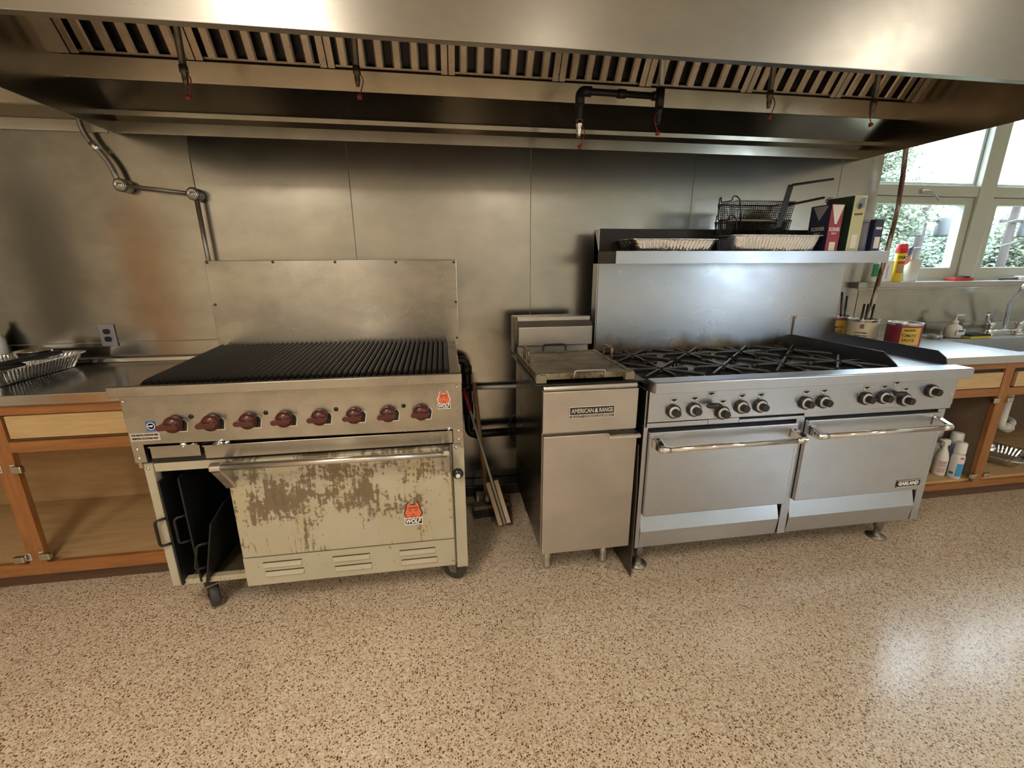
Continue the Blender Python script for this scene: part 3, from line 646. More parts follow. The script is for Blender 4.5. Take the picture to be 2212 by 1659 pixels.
# ================================================================== RANGE
R_ = thing('gas_range', (1.55, -.6, 0), 'wide stainless eight-burner gas range with two oven doors, high shelf and griddle strip', 'range')
gy = -.969
box('carcass', DARKM, R_, .782, 2.312, -.94, -.25, .155, .905)
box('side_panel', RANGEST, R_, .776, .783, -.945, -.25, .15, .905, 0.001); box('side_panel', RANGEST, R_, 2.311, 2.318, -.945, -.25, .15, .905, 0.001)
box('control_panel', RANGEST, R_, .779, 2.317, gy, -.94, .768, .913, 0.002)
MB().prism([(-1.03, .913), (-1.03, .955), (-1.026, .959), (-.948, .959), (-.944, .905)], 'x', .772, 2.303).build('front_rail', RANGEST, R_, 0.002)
for a, b, z0, z1 in ((.779, 1.06, .742, .763), (1.062, 1.21, .742, .765), (1.212, 1.53, .742, .756), (1.532, 2.318, .748, .768)):
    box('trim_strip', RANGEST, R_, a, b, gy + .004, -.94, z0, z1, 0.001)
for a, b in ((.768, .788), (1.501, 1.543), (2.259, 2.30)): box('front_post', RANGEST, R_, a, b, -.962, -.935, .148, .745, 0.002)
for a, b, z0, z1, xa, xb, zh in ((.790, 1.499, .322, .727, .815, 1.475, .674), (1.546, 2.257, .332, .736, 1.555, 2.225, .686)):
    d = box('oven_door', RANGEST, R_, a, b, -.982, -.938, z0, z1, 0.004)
    h = MB().cyl((xa, -1.046, zh), (xb, -1.046, zh), .0115, n=18).build('handle', CHROME, d)
    for x, s in ((xa, 1), (xb, -1)):
        MB().prism([(-.982, zh - .012), (-.982, zh + .034), (-.992, zh + .034), (-1.056, zh + .014), (-1.060, zh), (-1.052, zh - .013)], 'x', x - .016, x + .016).build('handle_bracket', CHROME, d, 0.005)
        MB().cyl((x, -1.046, zh), (x + s * .035, -1.046, zh), .0145, n=18).build('handle_collar', CHROME, d)
for a, b, zt_ in ((.788, 1.490, .316), (1.546, 2.250, .328)):
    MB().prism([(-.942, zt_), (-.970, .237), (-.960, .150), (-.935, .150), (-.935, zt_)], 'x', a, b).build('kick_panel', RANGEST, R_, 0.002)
GP = box('nameplate', BLACKINK, R_, 2.096, 2.232, -.9845, -.982, .355, .393, 0.001)
lettering(GP, 'GARLAND', .026, WHITEINK, 2.164, -.985, .374, .115, .0012)
mb = MB()
mb.box(2.0975, 2.2305, -.9848, -.984, .3565, .3585).box(2.0975, 2.2305, -.9848, -.984, .3895, .3915).build('plate_border', WHITEINK, GP)
bz = MB().lathe([(.030, 0), (.0305, .012), (.027, .0155), (.0255, .0155), (.0255, .013), (0, .013)], ax='y', n=32).mesh('bezel', BLACKPL)
bd = MB().lathe([(.0245, .013), (.0245, .0162), (0, .0162)], ax='y', n=32).mesh('dial', plain('dial_silver', (0.62, 0.62, 0.62), 0.45, 0.2))
kp = MB(); NK = 9; pts = []
for i in range(NK * 4):
    a = 2 * PI * i / (NK * 4); r = .0165 if i % 4 in (0, 1) else .0142; pts.append((r * math.cos(a), r * math.sin(a)))
kp.prism(pts, 'y', -.043, -.014); kkm = kp.mesh('knob', BLACKPL)
lbo = MB().box(-.0175, .0175, -.0005, 0, -.0108, .0108).mesh('marker_border', plain('marker_edge', (0.16, 0.16, 0.17), 0.4, 0.5))
lb = MB().box(-.0162, .0162, -.0008, 0, -.0095, .0095).mesh('marker_plate', plain('marker_silver', (0.66, 0.67, 0.68), 0.5, 0.1))
lb2 = MB().prism([(-.0142, .0035), (-.007, .0062), (.007, .0062), (.0142, .0035), (.011, -.001), (.005, -.003), (0, -.0065), (-.005, -.003), (-.011, -.001)], 'y', -.0013, -.0007).mesh('marker_print', BLACKINK)
KN = [(.89, .815), (.984, .818), (1.118, .797), (1.206, .818), (1.297, .818), (1.519, .820), (1.609, .821), (1.826, .825), (1.919, .825), (2.038, .808), (2.175, .843)]
for i, (x, z) in enumerate(KN):
    q = link('knob_bezel', bz, R_, (x, gy, z)); link('dial', bd, q, (x, gy, z)); link('knob', kkm, q, (x, gy, z), (0, random.uniform(0, .7), 0))
    if i != 10:
        q = link('marker_plate', lb, R_, (x, gy, z + .048)); link('marker_border', lbo, q, (x, gy, z + .048)); link('marker_print', lb2, q, (x, gy, z + .048))
for x, z in ((1.059, .839), (1.981, .845)):
    MB().lathe([(.001, -.036), (.006, -.034), (.0105, -.022), (.0125, -.005), (.0125, .010), (.009, .026), (.003, .035), (.001, .036)], (x, gy - .030, z), 'x', 16).cyl((x, gy, z), (x, gy - .03, z), .007).build('valve_lever', BLACKPL, R_)
    q = link('marker_plate', lb, R_, (x, gy, z + .044)); link('marker_border', lbo, q, (x, gy, z + .044)); link('marker_print', lb2, q, (x, gy, z + .044))
pm2 = screw_mesh(.005, ALU)
for x, z in ((.797, .812), (2.30, .82)): link('screw', pm2, R_, (x, gy, z))
ft = MB().lathe([(.046, 0), (.046, .006), (.020, .012), (.016, .02), (.016, .055), (.022, .06), (.022, .155), (0, .155)], n=24).mesh('foot', plain('dull_leg', (0.26, 0.25, 0.23), 0.4, 0.8, 0.3, 30))
for x, y in ((.828, -.884), (2.19, -.875), (.828, -.33), (2.19, -.33)): link('foot', ft, R_, (x, y, 0))
# cooktop
CT = box('cooktop_tray', CASTIRON, R_, .786, 2.028, -.945, -.26, .905, .922)
arm = MB()
def arm_mesh(l, w):
    pr = [(-w, 0), (-w * .8, .006), (w * .8, .006), (w, 0), (w * .7, -.012), (-w * .7, -.012)]
    vs = []; n = 6
    st = [(.018, 0), (.06, .002), (l * .75, .003), (l - .006, .002), (l, -.006), (l + .002, -.026)]
    for x, h in st:
        for u, k in pr: vs.append((x, u, .948 + h + k))
    fs = [list(range(n))[::-1], [len(vs) - n + i for i in range(n)]]
    for i in range(len(st) - 1):
        for k in range(n): fs.append((i * n + k, i * n + (k + 1) % n, (i + 1) * n + (k + 1) % n, (i + 1) * n + k))
    return MB().add(vs, fs).mesh('arm', CASTIRON)
AL, AS = arm_mesh(.195, .0055), arm_mesh(.135, .005)
hub = MB().lathe([(.030, .938), (.030, .946), (.024, .950), (.012, .950), (.012, .938)], n=16).mesh('burner_grate', CASTIRON)
bowl = MB().lathe([(.125, .928), (.120, .932), (.095, .9245), (.055, .9235), (.055, .930), (.030, .936), (.0, .937)], n=32).mesh('burner', plain('crusted_burner', (0.045, 0.036, 0.028), 0.5, 0.5, 0.6, 25))
for i, x in enumerate((.925, 1.238, 1.548, 1.858)):
    for j, y in enumerate((-.455, -.765)):
        link('burner', bowl, R_, (x, y, 0))
        g = link('burner_grate', hub, R_, (x, y, 0))
        for k in range(8):
            a = PI / 4 * k + PI / 8 * 0
            diag = k % 2 == 1
            link('arm', AL if diag else AS, g, (x, y, 0), (0, 0, a + (0.0 if diag else 0.0)))
# griddle strip with splash guards
NAVY = plain('shaded_splash_steel', (0.10, 0.11, 0.13), 0.35, 0.85, 0.2, 10)  # dark blue of shade and reflection is put into the guard colour
GS = box('griddle_strip', steel('worn_griddle', (0.50, 0.51, 0.53), 0.36, aniso=0.7, smear=0.15, tan=(0.02, 1.0, 0.03)), R_, 2.034, 2.306, -.945, -.255, .90, .952, 0.003)
MB().prism([(-.238, .92), (-.235, 1.112), (-.250, 1.112), (-.252, 1.003), (-.835, 1.007), (-.908, .958), (-.925, .92)], 'x', 2.028, 2.034).build('splash_guard', NAVY, R_)
MB().prism([(-.238, .92), (-.235, 1.10), (-.250, 1.10), (-.268, 1.009), (-.858, 1.008), (-.90, .982), (-.925, .92)], 'x', 2.306, 2.312).build('splash_guard', NAVY, R_)
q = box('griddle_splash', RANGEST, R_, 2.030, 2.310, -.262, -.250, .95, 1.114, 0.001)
box('splash_lip', STEEL, q, 2.028, 2.308, -.272, -.250, 1.098, 1.115, 0.001)
# backguard and high shelf
box('backguard', GUARDST, R_, .790, 2.318, -.249, -.236, .925, 1.425, 0.001)
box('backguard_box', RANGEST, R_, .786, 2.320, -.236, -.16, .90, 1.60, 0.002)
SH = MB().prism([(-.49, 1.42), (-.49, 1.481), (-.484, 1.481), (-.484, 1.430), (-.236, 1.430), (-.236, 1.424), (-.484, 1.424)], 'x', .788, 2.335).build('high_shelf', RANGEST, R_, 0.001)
for x in (.786, 2.330):
    MB().prism([(-.484, 1.421), (-.484, 1.479), (-.24, 1.484), (-.165, 1.60), (-.160, 1.60), (-.160, 1.421)], 'x', x, x + .005).build('shelf_end', plain('dark_end', (0.05, 0.045, 0.04), 0.4, 0.6, 0.3, 8), R_)  # end caps dark all over, slightly mottled
box('shelf_riser', plain('dark_riser', (0.022, 0.018, 0.016), 0.5, 0.2, 0.4, 8), R_, .79, 2.318, -.2400, -.2365, 1.43, 1.602, 0.001)  # riser nearly black all over

# ================================================================== LEFT COUNTER
STEELTOP = steel('counter_steel', (0.58, 0.565, 0.53), 0.17, aniso=0.0, smear=0.12)
LC = thing('steel_countertop', (-2.3, -.33, .928), 'stainless countertop at the left with a raised rear edge, under the foil pan', 'countertop')
box('top', STEELTOP, LC, XL + .02, -1.205, -.668, -.008, .884, .928, 0.004)
MB().prism([(-.006, .928), (-.006, .955), (-.028, .955), (-.040, .949), (-.046, .928)], 'x', XL + .02, -1.205).build('rear_edge', STEELTOP, LC, 0.003)
def base_cabinet(name, loc, label, x0, x1, stiles, drawers, yf=-.65, ytoe=-.576, zt=.884, ob=.157, panel_m=PLY):
    c = thing(name, loc, label, 'cabinet')
    box('top_rail', OAK, c, x0, x1, yf, yf + .02, .842, zt)
    box('middle_rail', OAK, c, x0, x1, yf, yf + .02, .680, .726)
    box('bottom_rail', OAK, c, x0, x1, yf, yf + .02, .098, ob)
    for a, b in stiles: box('stile', OAKV, c, a, b, yf - .001, yf + .025, .098, zt, 0.001)
    box('toe_kick', wood('dark_toe_' + name, (0.09, 0.05, 0.03), (0.15, 0.08, 0.05)), c, x0, x1, ytoe, ytoe + .018, 0, .098)
    box('cabinet_floor', PLY, c, x0, x1, yf + .02, -.035, .125, .150)
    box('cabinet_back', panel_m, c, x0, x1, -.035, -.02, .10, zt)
    for a, b, z0, z1 in drawers:
        box('drawer_gap', BLACK, c, a - .012, b + .012, yf + .012, yf + .018, z0 - .008, z1 + .018)
        box('drawer_front', MAPLE, c, a, b, yf - .004, yf + .012, z0, z1, 0.001)
    return c
def hinge(c, x, z, s):
    h = MB().box(x - .010, x + .010, -.656, -.650, z - .018, z + .018).build('hinge', CHROME, c, 0.002)
    MB().box(min(x + s * .004, x + s * .046), max(x + s * .004, x + s * .046), -.676, -.656, z - .016, z + .014).build('hinge_cup', plain('nickel', (0.55, 0.52, 0.46), 0.25, 1.0), h, 0.005)
    MB().lathe([(.006, 0), (.006, .003), (0, .003)], (x + s * .030, -.672, z), 'y', 10).build('hinge_screw', DARKM, h)
CL = base_cabinet('base_cabinet', (-2.3, -.35, 0), 'open oak base cabinet at the left with a pale drawer front and no doors', -2.9, -1.205, [(-1.905, -1.838), (-2.9, -2.84)], [(-1.822, -1.23, .742, .838), (-2.82, -1.925, .742, .838)])
for x, z, s in ((-1.848, .612, 1), (-1.848, .198, 1), (-1.897, .612, -1), (-1.897, .192, -1)): hinge(CL, x, z, s)
box('cabinet_side', PLY, CL, -1.215, -1.206, -.63, -.035, .15, .88); box('cabinet_side', PLY, CL, -2.9, -2.885, -.63, -.035, .0, .88)
# foil pans
def rrect(hx, hy, r, n=10, per=40):
    pts = []
    for cx, cy, a0 in ((hx - r, hy - r, 0), (-hx + r, hy - r, PI / 2), (-hx + r, -hy + r, PI), (hx - r, -hy + r, 1.5 * PI)):
        for i in range(n + 1): pts.append(Vector((cx + r * math.cos(a0 + PI / 2 * i / n), cy + r * math.sin(a0 + PI / 2 * i / n))))
    out = []
    for i, p in enumerate(pts):
        q = pts[(i + 1) % len(pts)]; d = (q - p).length; m = max(1, int(d / .006))
        for k in range(m): out.append(p.lerp(q, k / m))
    return out
def foil_pan_mesh(hx, hy, h, taper=.035, rib=.0032, pitch=.016):
    lv = [(1 - .0, 0, 0.0), (0, .003, .0), (0, .15, 1), (0, .85, 1), (0, .97, .2), (0, 1.0, 0)]
    mb = MB(); rings = []
    base = rrect(hx - taper, hy - taper, .035); top = rrect(hx, hy, .05); n = min(len(base), len(top))
    def res(pts, n):
        L_ = [0]; 
        for i in range(len(pts)): L_.append(L_[-1] + (pts[(i + 1) % len(pts)] - pts[i]).length)
        out = []; j = 0
        for k in range(n):
            t = L_[-1] * k / n
            while L_[j + 1] < t: j += 1
            out.append(pts[j].lerp(pts[(j + 1) % len(pts)], (t - L_[j]) / max(1e-9, L_[j + 1] - L_[j])))
        return out
    n = 400; bs, tp = res(base, n), res(top, n); per = sum((bs[(i + 1) % n] - bs[i]).length for i in range(n)); nr = int(per / pitch)
    vs = []; levels = [(0, 0), (.06, 0), (.14, 1), (.5, 1), (.82, 1), (.92, .0), (1, 0)]
    for t, w in levels:
        for i in range(n):
            p = bs[i].lerp(tp[i], t); d = (p.normalized() if p.length else p)
            c = bs[i]; cor = min(1, max(0, 1 - (abs(abs(c.x) - (hx - taper)) < .034 and abs(abs(c.y) - (hy - taper)) < .034)))
            off = rib * w * (math.sin(2 * PI * nr * i / n) if cor else .6 * math.sin(9.3 * i + 4 * t) )
            p = p + d * off; vs.append((p.x, p.y, h * t))
    for e, z in ((.012, 0.0), (.013, -.004), (.011, -.006)):
        for i in range(n):
            p = tp[i]; d = p.normalized(); vs.append((p.x + d.x * e, p.y + d.y * e, h + z + .001))
    fs = [list(range(n))[::-1]]
    for l in range(len(levels) + 2):
        for i in range(n): fs.append((l * n + i, l * n + (i + 1) % n, (l + 1) * n + (i + 1) % n, (l + 1) * n + i))
    return mb.add(vs, fs, True).mesh('foil_pan', FOIL)
p = link('foil_pan', foil_pan_mesh(.165, .245, .072), None, (-2.045, -.315, .929)); tag(p, 'crinkled foil pan with serving tools in it on the left countertop', 'foil pan', 'foil pans')
t = tag(MB().tube([(-2.14, -.44, .975), (-2.06, -.30, .99), (-1.94, -.155, 1.012)], [.03, .03, .03], 12, True, 0, False, (1.0, .35)).build('spatula', DARKM), 'dark flat spatula lying across the foil pan on the left counter', 'spatula')
mb = MB().lathe([(.0, .006), (.05, .008), (.065, .03), (.07, .05), (.072, .052), (.067, .05), (.05, .012), (0, .01)], (-2.04, -.175, .975), n=28)
t = tag(mb.build('steel_bowl', plain('dull_bowl', (0.72, 0.69, 0.62), 0.25, 1.0)), 'small shiny steel bowl inside the foil pan on the left counter', 'bowl')
t = tag(box('dark_tray', DARKM, None, -2.19, -2.01, -.46, -.26, .936, .985, 0.01), 'black baking tin inside the left foil pan', 'tin')
mb = MB().lathe([(.045, 0), (.048, .01), (.046, .14), (.03, .17), (.018, .185), (.018, .21), (0, .21)], (-2.285, -.075, .929), n=24)
tag(mb.build('white_bottle', WHITEPL), 'white bottle at the left edge of the picture behind the foil pan', 'bottle')

# ================================================================== RIGHT COUNTER, SINK AND CABINET
RC = thing('sink_countertop', (3.6, -.33, .921), 'stainless sink countertop at the right under the window', 'countertop')
SX0, SX1, SY0, SY1 = 3.215, 3.95, -.60, -.195
mb = MB(); o = [(2.345, -.682), (XR, -.682), (XR, -.008), (2.345, -.008)]; i4 = [(SX0, SY0), (SX1, SY0), (SX1, SY1), (SX0, SY1)]
vs = [(x, y, .921) for x, y in o + i4] + [(x, y, .880) for x, y in o] + [(SX0 + .01, SY0 + .01, .72), (SX1 - .01, SY0 + .01, .72), (SX1 - .01, SY1 - .01, .72), (SX0 + .01, SY1 - .01, .72)]
fs = [(k, (k + 1) % 4, 4 + (k + 1) % 4, 4 + k) for k in range(4)] + [(8 + k, 8 + (k + 1) % 4, (k + 1) % 4, k) for k in range(4)] + [(4 + k, 4 + (k + 1) % 4, 12 + (k + 1) % 4, 12 + k) for k in range(4)] + [(12, 13, 14, 15)]
RTOP = steel('sink_top_steel', (0.64, 0.66, 0.68), 0.36, aniso=0.7, smear=0.05, tan=(0.02, 1.0, 0.03))
mb.add(vs, fs).build('top_with_basin', RTOP, RC)
MB().prism([(-.006, .921), (-.006, .93), (-.02, .93), (-.03, .921)], 'x', 2.345, XR).build('rear_edge', RTOP, RC, 0.002)
MB().lathe([(.045, .721), (.04, .7225), (0, .7215)], ((SX0 + SX1) / 2, -.4, 0), n=20).build('drain', CHROME, RC)
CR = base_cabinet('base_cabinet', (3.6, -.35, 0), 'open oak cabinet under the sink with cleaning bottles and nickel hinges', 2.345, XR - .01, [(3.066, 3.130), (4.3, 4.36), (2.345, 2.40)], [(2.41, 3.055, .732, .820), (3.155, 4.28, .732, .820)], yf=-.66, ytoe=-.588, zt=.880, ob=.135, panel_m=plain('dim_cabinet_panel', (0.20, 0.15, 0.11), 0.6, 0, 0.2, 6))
for x, z, s in ((3.076, .655, -1), (3.120, .655, 1), (3.076, .178, -1), (3.120, .178, 1)): hinge(CR, x, z - .0, s)
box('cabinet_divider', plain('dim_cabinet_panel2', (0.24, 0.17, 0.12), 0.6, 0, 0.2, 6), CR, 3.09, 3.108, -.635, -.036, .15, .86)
# faucet
Fa = thing('sink_faucet', (3.83, -.10, .921), 'chrome gooseneck sink faucet with two lever handles', 'faucet')
fy = -.10
for x in (3.715, 3.965):
    v = MB().lathe([(.030, .922), (.030, .934), (.018, .940), (.018, .99), (.024, .995), (.022, 1.015), (0, 1.018)], (x, fy, 0), n=20).build('valve', CHROME, Fa)
    s = -1 if x < 3.8 else 1
    MB().tube(fillet([(x, fy, 1.012), (x + s * .05, fy - .02, 1.02), (x + s * .095, fy - .035, 1.05), (x + s * .105, fy - .04, 1.085)], .03), [.007] * 5 + [.009] * 4 + [.012] * 3 if False else .0095, 10).build('lever', CHROME, v)
MB().cyl((3.715, fy, .955), (3.965, fy, .955), .015, n=14).build('bridge', CHROME, Fa)
MB().tube([(3.84, fy, .955), (3.84, fy, 1.0), (3.79, fy - .02, 1.15), (3.80, fy - .05, 1.22)] + [(3.86 - .075 * math.cos(a), fy - .06 - .07 * (1 - math.cos(a)), 1.225 + .085 * math.sin(a)) for a in [PI * k / 10 for k in range(1, 11)]] + [(3.935, fy - .2, 1.17)], .0115, 12).build('spout', CHROME, Fa)
# soap, sponge, scrubber
so = thing('soap_dispenser', (3.385, -.12, .921), 'cream hand-soap pump bottle by the sink', 'soap')
MB().lathe([(.001, .9225), (.040, .923), (.046, .93), (.048, .97), (.040, 1.0), (.022, 1.012), (.014, 1.016), (.014, 1.02), (.001, 1.021)], (3.385, -.12, 0), n=24).build('bottle', plain('soap_cream', (0.80, 0.79, 0.66), 0.3), so)
MB().lathe([(.017, 1.018), (.019, 1.022), (.018, 1.036), (.006, 1.04), (.006, 1.068), (.010, 1.07), (.011, 1.08), (.001, 1.082)], (3.385, -.12, 0), n=18).box(3.385 - .010, 3.44, -.128, -.112, 1.070, 1.080).build('pump', WHITEPL, so)
q = box('label', WHITEINK, so, 3.352, 3.418, -.1695, -.166, .945, .985, 0.001); box('label_band', BLUEINK, q, 3.362, 3.408, -.1705, -.169, .968, .980)
sp = thing('scrub_sponge', (3.51, -.165, .922), 'yellow sponge with dark green scouring side beside the soap', 'sponge')
box('sponge', plain('yellow_sponge', (0.80, 0.70, 0.10), 0.9, 0, 0.15, 60), sp, 3.445, 3.60, -.195, -.12, .922, .937, 0.003); box('scour_pad', plain('dark_scourer', (0.03, 0.05, 0.045), 0.9, 0, 0.4, 90), sp, 3.442, 3.602, -.193, -.118, .937, .950, 0.002)
tag(MB().lathe([(.030, .922), (.040, .924), (.043, .945), (.044, .948), (.040, .946), (.036, .927), (.001, .926)], (3.235, -.13, 0), n=24).build('steel_dish', plain('dish_steel', (0.55, 0.54, 0.52), 0.3, 1.0)), 'little round steel dish left of the soap bottle', 'dish')

# cans on the right counter
def can(x, y, label, words, ground, band, rim_open=True, turn=0.0):
    t = thing('food_can', (x, y, .921), label, 'can', 'food cans beside the range')
    R = .078; h = .176
    MB().lathe([(R - .003, .922), (R, .924), (R, .921 + h), (R + .0015, .921 + h + .003), (R - .003, .921 + h + .003), (R - .004, .921 + h - .004), (R - .004, .93), (.001, .93)], (x, y, 0), n=40).build('can_body', plain('tinplate', (0.62, 0.61, 0.58), 0.3, 1.0), t)
    l = MB().lathe([(R + .0004, .932), (R + .0006, .934), (R + .0006, .921 + h - .012), (R + .0004, .921 + h - .010)], (x, y, 0), n=40); l.f = l.f[:-2]; l.s = l.s[:-2]; l.mi = l.mi[:-2]
    lab = l.build('paper_label', ground, t)
    for body, size, m, z, wd in words:
        link('lettering', wrap(text_mesh(body, size, m, .0004, .0002, 0, 'CENTER', wd), R + .0012), lab, (x, y, z), (0, 0, turn))
    if turn > -.6:                                     # looping script above the words
        MB().tube([(x + math.sin(-.30 + .62 * k / 30 + turn) * (R + .0018), y - math.cos(-.30 + .62 * k / 30 + turn) * (R + .0018), 1.062 + .006 * math.sin(k * 1.25) + .004 * k / 30) for k in range(31)], .0011, 5).build('script_flourish', BLACKINK, lab)
    if band:
        for a0, a1, z0, z1, m in band:
            n = 12; vs = []
            for zz in (z0, z1):
                for k in range(n + 1):
                    a = a0 + (a1 - a0) * k / n + turn; vs.append((x + math.sin(a) * (R + .0009), y - math.cos(a) * (R + .0009), zz))
            MB().add(vs, [(k, k + 1, n + 2 + k, n + 1 + k) for k in range(n)]).build('label_panel', m, lab)
    return t
MAROON = plain('maroon_paper', (0.22, 0.02, 0.05), 0.5, 0, 0.2, 20); GOLD = plain('gold_paper', (0.62, 0.42, 0.08), 0.5, 0, 0.2, 14); BUFF = plain('buff_paper', (0.66, 0.62, 0.44), 0.55, 0, 0.08, 14); TOMR = plain('tomato_red', (0.52, 0.07, 0.05), 0.5, 0, 0.3, 30)
can(2.482, -.535, 'maroon and gold tomato sauce can nearest the sink', [('TOMATO', .022, BLACKINK, 1.035, .066), ('SAUCE', .022, BLACKINK, 1.010, .056)], MAROON, [(-.45, .75, .985, 1.078, GOLD), (-.45, .75, .934, .984, TOMR)], turn=-.55)
can(2.405, -.355, 'pale yellow sweet corn can holding dark utensil handles', [('WHOLE KERNEL', .010, BLACKINK, 1.025, .06), ('SWEET CORN', .010, BLACKINK, 1.008, .06)], BUFF, [(.75, 1.15, .94, 1.0, GOLD), (-.12, .12, 1.05, 1.075, plain('dusk_print', (0.20, 0.10, 0.13), 0.5))], turn=-.85)
can(2.400, -.180, 'tomato sauce can half hidden at the back behind the griddle splash', [('TOMATO', .022, BLACKINK, 1.035, .066), ('SAUCE', .022, BLACKINK, 1.010, .056)], MAROON, [(-.6, .8, .985, 1.078, GOLD), (-.6, .8, .934, .984, TOMR)], turn=-.7)
for x0, y0, z0, x1, y1, z1, c, lab in ((2.445, -.18, .94, 2.395, -.185, 1.245, BLACKPL, 'black utensil handle leaning left in the rear tomato can'), (2.452, -.19, .94, 2.440, -.18, 1.22, BLACKPL, 'black utensil handle upright in the rear tomato can'),
                                       (2.40, -.34, .94, 2.415, -.33, 1.185, BLACKPL, 'short dark handle at the left in the corn can'), (2.425, -.345, .94, 2.437, -.335, 1.185, BLACKPL, 'short dark handle in the middle of the corn can'), (2.45, -.35, .94, 2.485, -.33, 1.182, BLACKPL, 'short dark handle at the right in the corn can')):
    t = thing('kitchen_utensil', (x0, y0, .93), lab, 'utensil', 'utensils standing in cans')
    MB().cyl((x0, y0, z0), (x1, y1, z1), .005, .0062, 10).build('handle', c, t)
    MB().cyl((x0, y0, z0 - .005), (x0 * .98 + x1 * .02, y0, z0 + .10), .0065, n=10).build('ferrule', RED if y0 > -.2 else DARKM, t)

# painted riser pipe in front of the window edge
t = thing('riser_pipe', (2.72, -.105, .921), 'rusty brown vertical pipe with flaking white paint in front of the window', 'pipe')
def flake_mat():
    m, nt, b = nt_mat('flaking_paint_pipe'); f = noise(nt, coord(nt, (30, 30, 6), 'World'), 1.2, 4, 0.6)
    L(nt, ramp(nt, f, [(0.47, (0.12, 0.06, 0.03)), (0.51, (0.52, 0.46, 0.38)), (0.7, (0.60, 0.56, 0.50))]), b.inputs['Base Color']); b.inputs['Roughness'].default_value = 0.5; return m
MB().tube([(2.700, -.105, .925), (2.704, -.105, 1.06), (2.722, -.105, 1.21), (2.735, -.105, 1.40), (2.752, -.105, 1.62), (2.757, -.105, 1.75), (2.745, -.105, 1.92), (2.724, -.105, 2.08), (2.70, -.105, 2.4), (2.70, -.105, 2.99)], .0135, 12).build('pipe', flake_mat(), t)
MB().cyl((2.700, -.105, .922), (2.700, -.105, .936), .024, n=16).build('pipe_flange', GALV, t)

# ================================================================== THINGS ON THE RANGE SHELF
zs = 1.4305
p = link('foil_pan', foil_pan_mesh(.235, .115, .109), None, (1.108, -.362, zs)); tag(p, 'lower foil pan at the left end of the range shelf', 'foil pan', 'foil pans')
p = link('foil_pan', foil_pan_mesh(.262, .118, .130), None, (1.672, -.362, zs), (0, 0, 0)); tag(p, 'deeper foil pan holding the wire baskets on the range shelf', 'foil pan', 'foil pans')
def basket(x0, x1, y0, y1, z0, z1, label):
    t = thing('fryer_basket', ((x0 + x1) / 2, (y0 + y1) / 2, z0), label, 'basket', 'fryer baskets on the shelf')
    pz = .0105; mb = MB(); tp = .018
    def grid(P00, P10, P11, P01):
        a, b, c, d = (Vector(p) for p in (P00, P10, P11, P01)); nu = max(2, int((b - a).length / pz)); nv = max(2, int((d - a).length / pz)); vs = []
        for j in range(nv + 1):
            for i in range(nu + 1): vs.append(tuple((a.lerp(b, i / nu)).lerp(d.lerp(c, i / nu), j / nv)))
        mb.add(vs, [(j * (nu + 1) + i, j * (nu + 1) + i + 1, (j + 1) * (nu + 1) + i + 1, (j + 1) * (nu + 1) + i) for j in range(nv) for i in range(nu)])
    a0, a1, b0, b1 = x0 + tp, x1 - tp, y0 + tp, y1 - tp
    grid((a0, b0, z0), (a1, b0, z0), (x1, y0, z1), (x0, y0, z1)); grid((a0, b1, z0), (a1, b1, z0), (x1, y1, z1), (x0, y1, z1))
    grid((a0, b0, z0), (a0, b1, z0), (x0, y1, z1), (x0, y0, z1)); grid((a1, b0, z0), (a1, b1, z0), (x1, y1, z1), (x1, y0, z1)); grid((a0, b0, z0), (a1, b0, z0), (a1, b1, z0), (a0, b1, z0))
    w = mb.build('wire_mesh', plain('basket_wire', (0.035, 0.033, 0.032), 0.4, 0.9), t)
    md = w.modifiers.new('wire', 'WIREFRAME'); md.thickness = .0036; md.use_even_offset = False
    MB().tube([(x0, y0, z1), (x1, y0, z1), (x1, y1, z1), (x0, y1, z1)], .005, 8, closed=True).build('rim', plain('basket_rim', (0.14, 0.13, 0.12), 0.4, 0.9), t)
    ym = (y0 + y1) / 2
    MB().tube(fillet([(x0 + .03, y0 - .004, z1 - .10), (x0 + .012, y0 - .004, z1 + .008), (x0 - .003, y0 + .01, z1 + .026), (x0 - .006, y0 + .03, z1 + .026), (x0 - .006, y0 + .034, z1 + .006), (x0 - .006, y1 - .034, z1 + .008), (x0 - .006, y1 - .03, z1 + .034), (x0 - .003, y1 - .012, z1 + .034), (x0 + .004, y1 - .004, z1 - .06)], .012), .0032, 8).build('hook', DARKM, t)
    return t, ym
t, ym = basket(1.435, 1.765, -.425, -.265, 1.4315, 1.634, 'lower of the two stacked wire fryer baskets on the shelf')
MB().prism([(1.690, 1.50), (1.716, 1.50), (1.750, 1.70), (1.722, 1.70)], 'y', -.400, -.396).build('handle_plate', DARKM, t)
MB().tube([(1.728, -.398, 1.695), (1.745, -.40, 1.712), (1.95, -.41, 1.752)], .0062, 8).build('handle', DARKM, t)
t, ym = basket(1.440, 1.770, -.428, -.268, 1.545, 1.725, 'upper of the two stacked wire fryer baskets on the shelf')
MB().prism([(1.672, 1.60), (1.704, 1.60), (1.742, 1.806), (1.712, 1.806)], 'y', -.434, -.430).build('handle_plate', DARKM, t)
MB().tube([(1.722, -.432, 1.795), (1.738, -.43, 1.806), (1.975, -.42, 1.84)], .0062, 8).build('handle', DARKM, t)
